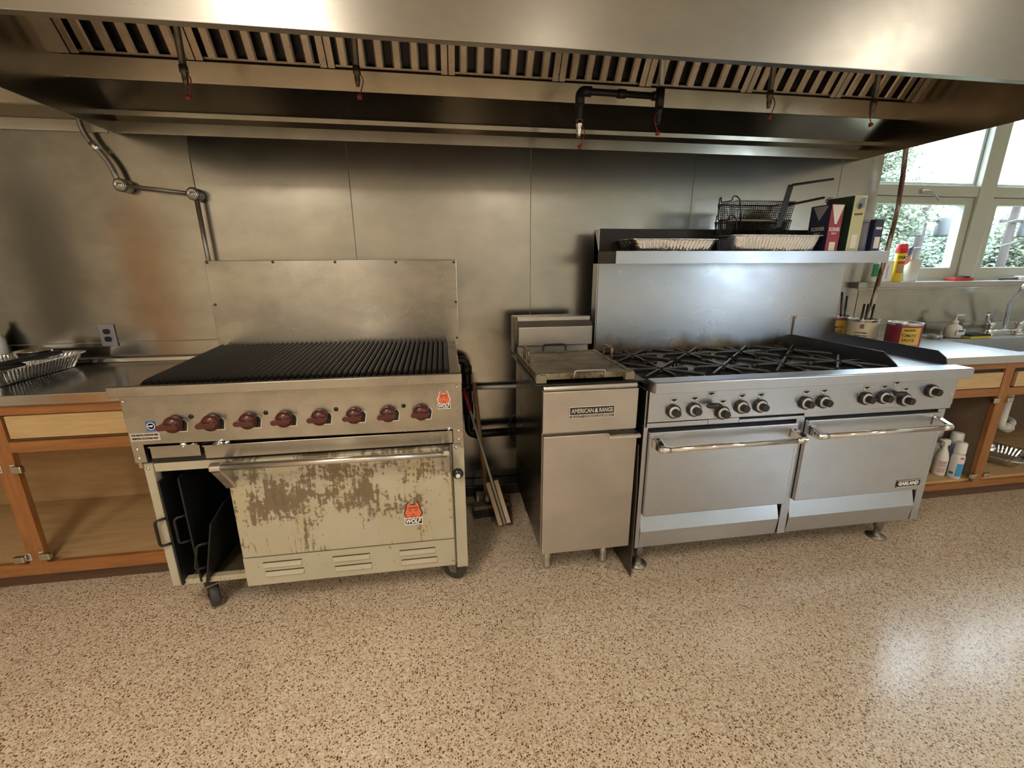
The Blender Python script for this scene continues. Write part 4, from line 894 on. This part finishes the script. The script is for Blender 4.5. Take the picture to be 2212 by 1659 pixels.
# cartons and tins
def carton(name, label, x, y, w, d, h, rot, front, side, cat='box', top=None):
    t = thing(name, (x, y, zs), label, cat); c, s = math.cos(rot), math.sin(rot)
    def W_(u, v): return (x + u * c - v * s, y + u * s + v * c)
    q = MB(); P = [W_(-w / 2, -d / 2), W_(w / 2, -d / 2), W_(w / 2, d / 2), W_(-w / 2, d / 2)]
    vs = [(p[0], p[1], zs + .0005) for p in P] + [(p[0], p[1], zs + h) for p in P]
    q.add(vs, [(3, 2, 1, 0)]); q.add(vs, [(4, 5, 6, 7)], False, 2); q.add(vs, [(0, 1, 5, 4)]); q.add(vs, [(2, 3, 7, 6)]); q.add(vs, [(1, 2, 6, 5)], False, 1); q.add(vs, [(3, 0, 4, 7)], False, 1)
    q.build('carton', [front, side, top or front], t, 0.0015)
    def on_front(u, z): p_ = W_(u, -d / 2 - .0008); return (p_[0], p_[1], zs + z), (PI / 2, 0, rot)
    def on_left(v, z): p_ = W_(-w / 2 - .0008, v); return (p_[0], p_[1], zs + z), (PI / 2, 0, rot - PI / 2)
    return t, on_front, on_left
NAVYP = plain('navy_carton', (0.025, 0.03, 0.085), 0.45); REDP = plain('red_carton', (0.34, 0.03, 0.055), 0.45); OLIVE = plain('dark_green_tin', (0.03, 0.055, 0.045), 0.35); PALEY = plain('pale_yellow_tin', (0.62, 0.62, 0.36), 0.4)
def decal(parent, pts, m, pl, name='print_patch'):
    me = MB().add([(u, v, .0004) for u, v in pts], [tuple(range(len(pts)))]).mesh(name, m); return link(name, me, parent, pl[0], pl[1])
# the carton turned so that its wide side looks left and its narrow side faces the room
r0 = 0.0
t, fr, lf = carton('salt_carton', 'navy and red kosher salt carton on the range shelf', 1.945 + .06, -.385, .075, .135, .286, r0, REDP, NAVYP)
decal(t, [(-.036, .05), (.036, .05), (.006, -.045), (-.006, -.045)], WHITEINK, fr(0, .232)); decal(t, [(-.05, .028), (.05, .028), (0, -.045)], plain('dim_white_print', (0.45, 0.46, 0.52), 0.5), lf(0, .252))
for pl, wd in ((fr(0, .160), .062), (lf(0, .165), .085)):
    link('lettering', text_mesh('KOSHER', .026, WHITEINK, .0006, .0003, 0, 'CENTER', wd), t, *pl)
for pl, wd in ((fr(0, .140), .03), (lf(0, .142), .04)): link('lettering', text_mesh('SALT', .012, WHITEINK, .0003, .0003, 0, 'CENTER', wd), t, *pl)
decal(t, [(-.018, -.022), (.018, -.022), (.018, .022), (-.018, .022)], WHITEINK, fr(0, .075))
t, fr, lf = carton('oil_tin', 'tall dark green olive oil tin with a pale yellow face on the range shelf', 2.125, -.375, .085, .155, .328, .10, PALEY, OLIVE, 'tin', ALU)
link('script_flourish', MB().tube([(-.028 + .056 * k / 24, .005 * math.sin(k * 1.4) + .004 * k / 24, .0005) for k in range(25)], .0016, 5).mesh('script_flourish', REDP), t, *fr(0, .235)); link('lettering', text_mesh('OIL', .022, plain('dull_gold_print', (0.40, 0.36, 0.22), 0.5), .0003, .0003, 0, 'CENTER', .035), t, *lf(-.02, .13))
decal(t, [(-.02, -.035), (.02, -.035), (.02, .035), (-.02, .035)], WHITEINK, fr(0, .10)); decal(t, [(-.03, -.02), (.0, .025), (.03, .03), (.03, -.02)], plain('sky_print', (0.25, 0.33, 0.45), 0.5), fr(0, .29))
decal(t, [(-.04, -.012), (.04, -.012), (.04, .012), (-.04, .02)], plain('hill_print', (0.05, 0.14, 0.07), 0.5), fr(0, .03)); decal(t, [(-.014, -.014), (.012, -.012), (.014, .014), (-.010, .016)], plain('olive_print', (0.28, 0.10, 0.08), 0.5), fr(.0, .275))
t = thing('spice_tin', (2.225, -.40, zs), 'small round grey shaker between the oil tin and the short navy carton', 'shaker')
MB().lathe([(.028, zs + .001), (.029, zs + .003), (.029, zs + .195), (.027, zs + .20)], (2.228, -.40, 0), n=24).build('shaker_body', plain('grey_blue_tin', (0.17, 0.17, 0.22), 0.4, 0.2, 0.3, 30), t)
MB().lathe([(.0285, zs + .20), (.0285, zs + .213), (.001, zs + .214)], (2.228, -.40, 0), n=24).build('shaker_lid', plain('grey_lid', (0.26, 0.26, 0.29), 0.4), t)
t, fr, lf = carton('food_carton', 'short navy carton with a white panel at the window end of the range shelf', 2.295, -.39, .058, .085, .216, .05, NAVYP, NAVYP, 'box', plain('yellow_edge', (0.5, 0.45, 0.08), 0.5))
decal(t, [(-.018, -.03), (.018, -.03), (.018, .03), (-.018, .03)], WHITEINK, fr(.002, .095)); link('lettering', text_mesh('R', .018, SILVERINK, .0005, .0003, 0, 'CENTER', .012), t, *lf(.028, .09)); decal(t, [(-.02, -.006), (.02, -.006), (.02, .006), (-.02, .006)], SILVERINK, fr(0, .17))
t = thing('clear_jug', (2.125, -.272, zs), 'clear plastic jug with a knob lid behind the oil tin', 'jug')
CLEARP = translucent('clear_plastic', (0.80, 0.80, 0.78), 0.25, 0.6)
MB().lathe([(.022, zs + .001), (.024, zs + .006), (.024, zs + .27), (.015, zs + .30), (.015, zs + .315)], (2.125, -.266, 0), n=20).build('jug_body', CLEARP, t)
MB().lathe([(.020, zs + .315), (.022, zs + .320), (.021, zs + .338), (.010, zs + .345), (.001, zs + .346)], (2.125, -.266, 0), n=20).build('jug_lid', WHITEPL, t)

# ================================================================== BETWEEN BROILER AND FRYER
t = thing('gas_pipe', (.065, -.10, .42), 'black iron gas pipe dropping behind the broiler and turning right along the wall', 'pipe')
MB().tube(fillet([(-.10, -.10, .885), (.062, -.10, .885), (.065, -.10, .42), (.50, -.10, .425)], .045, 7), .0245, 16).build('pipe', PIPEBLACK, t)
for p0, p1 in (((.062, -.10, .80), (.062, -.10, .85)), ((.065, -.10, .55), (.065, -.10, .63)), ((.10, -.10, .42), (.14, -.10, .42)), ((.064, -.10, .70), (.064, -.10, .74))): MB().cyl(p0, p1, .031, n=16).build('pipe_collar', PIPEBLACK, t)
t = tag(MB().cyl((.06, -.045, .697), (.55, -.045, .694), .0125, n=14).build('steel_pipe', plain('bright_zinc', (0.55, 0.55, 0.50), 0.5, 0.35, 0.15, 30)), 'thin bright horizontal pipe on the wall above the black gas pipe', 'pipe')
t = tag(MB().tube([(.372 + .035 * math.cos(a) - .03, -.14 - .01 * math.sin(a), .46 + .085 * math.sin(a)) for a in [2 * PI * k / 24 for k in range(24)]], .005, 8, closed=True).build('hose_loop', BLACKPL), 'thin black hose loop hanging behind the fryer', 'hose')
t = thing('push_broom', (.145, -.33, 0), 'push broom with wooden handle and black bristles standing between broiler and fryer', 'broom')
MB().tube([(.102, -.135, .755), (.124, -.225, .42), (.150, -.315, .10)], [.013, .0135, .014], 14).build('handle', HANDLEW, t)
MB().cyl((.147, -.306, .13), (.151, -.321, .065), .018, .022, 14).build('socket', GALV, t)
hb = MB().box(-.085, .125, -.028, .028, .05, .075); link('head', hb.mesh('head', plain('broom_head', (0.22, 0.16, 0.09), 0.6, 0, 0.3, 20)), t, (.148, -.33, 0), (0, 0, .10), 0.006)
bm_ = MB()
for i in range(22):
    for j in range(5):
        x = -.080 + .2 * i / 21; y = -.022 + .044 * j / 4; bm_.add([(x - .004, y - .004, .052), (x + .004, y - .004, .052), (x + .004, y + .004, .052), (x - .004, y + .004, .052), (x - .005 + random.uniform(-.003, .003), y - .006, .0005), (x + .005, y - .006, .0005), (x + .005, y + .006, .0005), (x - .005, y + .006, .0005)], [(0, 1, 5, 4), (1, 2, 6, 5), (2, 3, 7, 6), (3, 0, 4, 7), (4, 5, 6, 7)])
o = link('bristles', bm_.mesh('bristles', BLACK), t, (.148, -.33, 0), (0, 0, .10)); o['kind'] = 'stuff'
t = thing('grill_brush', (.235, -.45, 0), 'long metal grill scraper with red grip and two pale wood blocks leaning beside the broom', 'brush')
A0, A1 = Vector((.035, -.22, .745)), Vector((.2285, -.485, .030)); dd = (A1 - A0).normalized()
MB().tube([A0 + dd * .10, A1], [.0075, .0085], 12).build('rod', MATS['bright_zinc'], t); MB().tube([A0, A0 + dd * .13], [.0125, .0135], 12).build('grip', plain('dark_red_grip', (0.22, 0.015, 0.02), 0.45), t)
side = dd.cross(Vector((0, 1, .35))).normalized(); nrm = side.cross(dd).normalized()
for s in (-1, 1):
    c0 = A1 - dd * .245 + side * s * .024; c1 = A1 + side * s * .024; vs = []
    for c in (c0, c1):
        for u, w in ((-1, -1), (1, -1), (1, 1), (-1, 1)): vs.append(tuple(c + side * u * .0115 + nrm * w * .011))
    MB().add(vs, [(0, 1, 2, 3), (4, 7, 6, 5), (0, 4, 5, 1), (1, 5, 6, 2), (2, 6, 7, 3), (3, 7, 4, 0)]).build('wood_block', BLOCKW, t, 0.002)
vs = []
for c in (A1 - dd * .235, A1 - dd * .004):
    for u, w in ((-1, -1), (1, -1), (1, 1), (-1, 1)): vs.append(tuple(c + side * u * .036 - nrm * .015 * (1 if nrm.y < 0 else -1) + nrm * w * .009))
MB().add(vs, [(0, 1, 2, 3), (4, 7, 6, 5), (0, 4, 5, 1), (1, 5, 6, 2), (2, 6, 7, 3), (3, 7, 4, 0)]).build('bristle_pad', BLACK, t)
t = thing('small_carton', (.15, -.16, 0), 'small white carton on the floor behind the broom', 'box')
box('carton', plain('white_card', (0.86, 0.85, 0.82), 0.6), t, .095, .235, -.20, -.135, 0.0005, .052, 0.001)
lettering(t, 'PART', .020, BLACKINK, .155, -.170, .0526, .06, .0012, 0, (0, 0, 0))

# ================================================================== UNDER-SINK THINGS
t = thing('spray_bottle', (2.935, -.56, .15), 'white spray bottle with red print in the cabinet beside the range', 'bottle')
MB().lathe([(.001, .1505), (.030, .151), (.032, .16), (.032, .265), (.024, .30), (.013, .325), (.013, .345), (.001, .346)], (2.935, -.565, 0), n=22).build('bottle', WHITEPL, t)
MB().prism([(2.915, .345), (2.955, .345), (2.958, .372), (2.945, .385), (2.905, .385), (2.896, .375), (2.915, .368)], 'y', -.578, -.552).build('trigger_head', WHITEPL, t, 0.004)
for z in (.245, .235, .225, .215, .20, .19, .18): link('print_line', wrap(text_mesh('IIIIIIII' if z > .23 else 'mwmwnmw', .010, plain('red_print', (0.45, 0.02, 0.05), 0.5), .0002, .0002, 0, 'CENTER', .036), .0324), t, (2.935, -.565, z), (0, 0, -.6))
t = thing('milky_jug', (3.02, -.49, .15), 'milky plastic handle jug behind the red-print spray bottle', 'jug')
MB().lathe([(.001, .1505), (.050, .152), (.054, .17), (.054, .26), (.035, .31), (.016, .33), (.016, .35), (.001, .351)], (2.965, -.475, 0), n=22).build('jug_body', plain('milky_plastic', (0.66, 0.66, 0.62), 0.35), t)
MB().tube(fillet([(2.995, -.52, .20), (3.012, -.545, .215), (3.008, -.54, .30), (2.977, -.49, .325)], .02), .011, 10).build('jug_handle', MATS['milky_plastic'], t)
def spray_can(x, y, label, body, capm, hgt, r, words):
    t = thing('spray_can', (x, y, .15), label, 'spray can', 'white spray cans under the sink')
    MB().lathe([(r - .002, .1505), (r, .153), (r, .15 + hgt - .03), (r * .82, .15 + hgt - .008), (.001, .15 + hgt)], (x, y, 0), n=26).build('can_body', body, t)
    MB().lathe([(r * .86, .15 + hgt - .01), (r * .88, .15 + hgt + .005), (r * .84, .15 + hgt + .058), (r * .70, .15 + hgt + .064), (.001, .15 + hgt + .064)], (x, y, 0), n=26).build('cap', capm, t)
    for b_, sz, m, z, wd, tn in words: link('lettering', wrap(text_mesh(b_, sz, m, .0005, .0002, 0, 'CENTER', wd), r + .0008), t, (x, y, z), (0, 0, tn))
    return t
t = spray_can(2.985, -.612, 'white spray can with blue label at the front edge under the sink', plain('can_white', (0.72, 0.73, 0.72), 0.35), WHITEPL, .165, .032, [('3M', .018, RED, .285, .018, -.35), ('IIIIIII', .018, BLACKINK, .185, .022, -1.45)])
n = 10; vs = []
for zz in (.168, .250):
    for k in range(n + 1): a = -.85 + 1.1 * k / n; vs.append((2.985 + math.sin(a) * .0326, -.612 - math.cos(a) * .0326, zz))
MB().add(vs, [(k, k + 1, n + 2 + k, n + 1 + k) for k in range(n)]).build('label_panel', plain('cyan_label', (0.05, 0.32, 0.62), 0.4), t)
spray_can(3.035, -.545, 'taller white spray can with wide cap behind the blue-label can', plain('can_blue', (0.20, 0.28, 0.42), 0.4, 0, 0.5, 18), WHITEPL, .20, .036, [])
spray_can(3.045, -.43, 'white-capped spray can farthest back, behind the milky jug', MATS['can_blue'], WHITEPL, .20, .034, [])
p = link('foil_pan', foil_pan_mesh(.16, .12, .055), None, (3.58, -.45, .151), (0, 0, .35)); tag(p, 'crushed foil tray on the cabinet floor under the sink', 'foil pan', 'foil pans')
t = thing('drain_pipe', (3.75, -.40, .55), 'white plastic drain trap under the sink', 'pipe')
MB().tube(fillet([(3.58, -.397, .718), (3.58, -.397, .36), (3.70, -.36, .33), (3.80, -.33, .36), (3.82, -.04, .37)], .05, 5), .022, 14).build('pipe', WHITEPL, t)
MB().cyl((3.70, -.36, .33), (3.72, -.354, .334), .033, n=18).build('slip_nut', WHITEPL, t)

# ================================================================== WINDOW SILL THINGS
zl = 1.2965
t = thing('spray_can', (2.968, -.005, zl), 'yellow cooking spray can with red cap on the window sill', 'spray can')
MB().lathe([(.029, zl), (.031, zl + .003), (.031, zl + .178), (.028, zl + .186)], (2.968, -.005, 0), n=26).build('can_body', plain('can_yellow', (0.78, 0.60, 0.03), 0.35), t)
MB().lathe([(.0315, zl + .184), (.0315, zl + .235), (.028, zl + .242), (.001, zl + .242)], (2.968, -.005, 0), n=26).build('cap', plain('cap_red', (0.75, 0.03, 0.03), 0.35), t)
link('lettering', wrap(text_mesh('PAM', .032, BLACKINK, .0006, .0002, .15, 'CENTER', .042), .0318), t, (2.968, -.005, zl + .155), (0, 0, -.5))
n = 10
for z0, z1, m in ((zl + .115, zl + .132, RED), (zl + .055, zl + .112, plain('food_print', (0.45, 0.30, 0.12), 0.5, 0, 0.6, 80))):
    vs = []
    for zz in (z0, z1):
        for k in range(n + 1): a = -1.1 + 1.4 * k / n; vs.append((2.968 + math.sin(a) * .0316, -.005 - math.cos(a) * .0316, zz))
    MB().add(vs, [(k, k + 1, n + 2 + k, n + 1 + k) for k in range(n)]).build('label_panel', m, t)
t = tag(MB().lathe([(.030, zl), (.032, zl + .002), (.048, zl + .140), (.050, zl + .142), (.046, zl + .140), (.031, zl + .006), (.001, zl + .005)], (3.085, .0, 0), n=28).build('plastic_cup', plain('pale_cup', (0.82, 0.82, 0.84), 0.35)), 'white plastic cup holding a little flag on the window sill', 'cup')
t = thing('small_flag', (3.07, .0, zl + .01), 'small striped flag with blue star field standing in the sill cup', 'flag')
MB().cyl((3.075, .0, zl + .008), (3.052, -.005, zl + .245), .0022, n=8).build('flag_stick', HANDLEW, t)
FR, FW, FB = plain('flag_red', (0.50, 0.03, 0.04), 0.7), plain('flag_white', (0.80, 0.79, 0.77), 0.7), plain('flag_blue', (0.05, 0.12, 0.32), 0.7)
def fpos(u, v): return Vector((3.054 - u * .085 - (1 - v) * .012 * u, -.006 - .012 * math.sin(u * 5), zl + .240 - (1 - v) * .095 - u * .085 * (0.9 - .25 * v)))
for k in range(13):
    m = FR if k % 2 == 0 else FW; vs = []; nn = 8
    for v in (k / 13, (k + 1) / 13):
        for i in range(nn + 1): vs.append(tuple(fpos(i / nn, v)))
    MB().add(vs, [(i, i + 1, nn + 2 + i, nn + 1 + i) for i in range(nn)]).build('stripe', m, t)
vs = []
for v in (6 / 13, 1.0):
    for i in range(5): q = fpos(i / 4 * .45, v); q.y -= .0012; vs.append(tuple(q))
cn = MB().add(vs, [(i, i + 1, 6 + i, 5 + i) for i in range(4)]).build('canton', FB, t)
st = MB().lathe([(.0022, 0), (.0022, .0003), (0, .0003)], ax='y', n=5).mesh('star', FW)
for i in range(5):
    for j in range(4): q = fpos(.05 + .085 * i, .53 + .12 * j); link('star', st, cn, (q.x, q.y - .0016, q.z))
t = thing('note_card', (2.875, .0, zl), 'white hand-written card standing on the sill beside the cooking spray', 'card')
box('card', WHITEINK, t, 2.835, 2.925, -.012, .018, zl, zl + .135, 0.001)
MB().tube([(2.88 + .006 * math.sin(k * 1.6), -.0128, zl + .105 - .085 * k / 40 + .003 * math.cos(k * 1.6)) for k in range(41)], .0009, 5).build('handwriting', BLUEINK, t)
t = thing('cleanser_bottle', (2.755, .0, zl), 'white cleanser bottle with green label at the left end of the sill', 'bottle')
MB().lathe([(.040, zl), (.042, zl + .003), (.042, zl + .12), (.03, zl + .15), (.014, zl + .165), (.014, zl + .18), (.001, zl + .181)], (2.765, .0, 0), n=24).build('bottle', plain('pale_bottle', (0.75, 0.76, 0.66), 0.35), t)
vs = []
for zz in (zl + .035, zl + .115):
    for k in range(n + 1): a = -.6 + 1.5 * k / n; vs.append((2.765 + math.sin(a) * .0428, -math.cos(a) * .0428, zz))
MB().add(vs, [(k, k + 1, n + 2 + k, n + 1 + k) for k in range(n)]).build('label_panel', plain('green_label', (0.02, 0.28, 0.13), 0.5), t)
tag(box('red_sponge', plain('red_sponge', (0.60, 0.06, 0.06), 0.9, 0, 0.2, 80), None, 3.415, 3.57, -.03, .035, zl, zl + .022, 0.005), 'flat red sponge on the window sill', 'sponge')
tag(MB().lathe([(.036, 0), (.040, .004), (.038, .010), (.001, .014)], (3.515, .0, zl + .022), n=14, smooth=False).build('steel_wool', plain('wool', (0.07, 0.08, 0.10), 0.7, 0.4, 0.5, 120)), 'dark steel wool pad lying on the red sponge', 'scrubber')
t = thing('scrub_brush', (3.92, .0, zl), 'grey dish brush lying at the right end of the window sill', 'brush')
MB().tube([(3.80, -.02, zl + .009), (3.90, .0, zl + .012), (4.0, .01, zl + .014)], [.007, .008, .008], 10).build('handle', plain('brush_grey', (0.10, 0.10, 0.12), 0.5), t); box('head', WHITEPL, t, 3.99, 4.09, -.02, .03, zl, zl + .028, 0.006)

# ================================================================== OUTSIDE
lawn = box('lawn', plain('grass', (0.045, 0.07, 0.03), 0.9, 0, 0.3, 2), None, -20, 70, .6, 70, -.75, -.65); struct(lawn)
def leaf_mat(name, c):
    m, nt, b = nt_mat(name); f = noise(nt, coord(nt, (1, 1, 1), 'World'), 1.5, 3)
    L(nt, mix(nt, f, [x * .7 for x in c], [x * 1.25 for x in c]), b.inputs['Base Color']); b.inputs['Roughness'].default_value = 0.7; return m
def tree(x, y, h, rx, seed, mcol, label):
    rnd = random.Random(seed); t = thing('leafy_tree', (x, y, -.65), label, 'tree', 'trees beyond the window')
    MB().tube([(x, y, -.65), (x + .1, y, h * .35), (x, y, h * .6)], [.22, .17, .09], 10).build('trunk', HANDLEW, t)
    vs, fs = [], []; blobs = [(x + rnd.uniform(-rx, rx) * .7, y + rnd.uniform(-rx, rx) * .6, h * rnd.uniform(.05, .85), rx * rnd.uniform(.35, .6)) for _ in range(26)]
    for _ in range(20000):
        bx, by, bz_, r = blobs[int(rnd.random() * 26)]; d = Vector((rnd.gauss(0, 1), rnd.gauss(0, 1), rnd.gauss(0, 1))).normalized() * r * rnd.uniform(.55, 1.0)
        c = Vector((bx, by, bz_)) + d; u = Vector((rnd.gauss(0, 1), rnd.gauss(0, 1), rnd.gauss(0, 1))).normalized(); w = u.orthogonal().normalized(); s = rnd.uniform(.06, .13) * (y / 17.0)
        o = len(vs); vs += [tuple(c + u * s), tuple(c + w * s * .6), tuple(c - u * s), tuple(c - w * s * .6)]; fs.append((o, o + 1, o + 2, o + 3))
    me = bpy.data.meshes.new('foliage'); me.from_pydata(vs, [], fs); me.materials.append(mcol); o = link('foliage', me, t); o['kind'] = 'stuff'
LG, MG = leaf_mat('leaf_green', (0.19, 0.225, 0.145)), leaf_mat('leaf_bluegreen', (0.16, 0.21, 0.145))
tree(19.0, 17.5, 3.1, 2.6, 1, LG, 'bushy pale tree behind the left utility pole'); tree(24.5, 18.0, 3.0, 2.8, 2, MG, 'bushy tree behind the right utility pole'); tree(30.0, 18.5, 3.4, 3.0, 3, LG, 'bushy tree farthest right beyond the window')
tree(14.3, 11.0, 5.6, 1.5, 4, LG, 'taller leafy tree at the left edge of the window'); tree(22.0, 23.5, 4.0, 2.8, 5, MG, 'dense tree between the two utility poles, farther back')
POLEW = plain('weathered_pole', (0.045, 0.033, 0.028), 0.8, 0, 0.2, 10); XF = plain('transformer_grey', (0.085, 0.088, 0.092), 0.5)
for x, lab, tr in ((17.5, 'utility pole with two transformer cans seen through the left pane', (-.62, .72)), (21.5, 'utility pole with one transformer can seen through the right pane', (.5,))):
    t = thing('utility_pole', (x, 12, -.65), lab, 'utility pole', 'utility poles outside')
    MB().cyl((x, 12, -.65), (x + .05, 12, 3.75), .15, .12, 12).build('pole', POLEW, t); box('crossarm', POLEW, t, x - .9, x + .9, 11.84, 11.92, 3.5, 3.62)
    box('crossarm', POLEW, t, x - .7, x + .7, 11.84, 11.92, 2.85, 2.95)
    for d in tr: MB().lathe([(.001, 2.32), (.26, 2.33), (.28, 2.4), (.28, 2.92), (.24, 2.99), (.001, 3.0)], (x + d, 11.75, 0), n=16).build('transformer', XF, t)
for i, (z0, z1, sag) in enumerate(((3.62, 3.62, .25), (2.92, 3.3, .35), (1.9, 2.6, .3))):
    tag(MB().tube([(10 + 24 * k / 20, 11.8, z0 + (z1 - z0) * k / 20 - sag * math.sin(PI * ((k * 24 / 20) % 4) / 4)) for k in range(21)], .02, 6).build('power_line', plain('wire_grey', (0.11, 0.11, 0.115), 0.6)), ['topmost power line outside the window', 'middle power line outside the window', 'lowest power line outside the window'][i], 'wire', 'power lines outside')
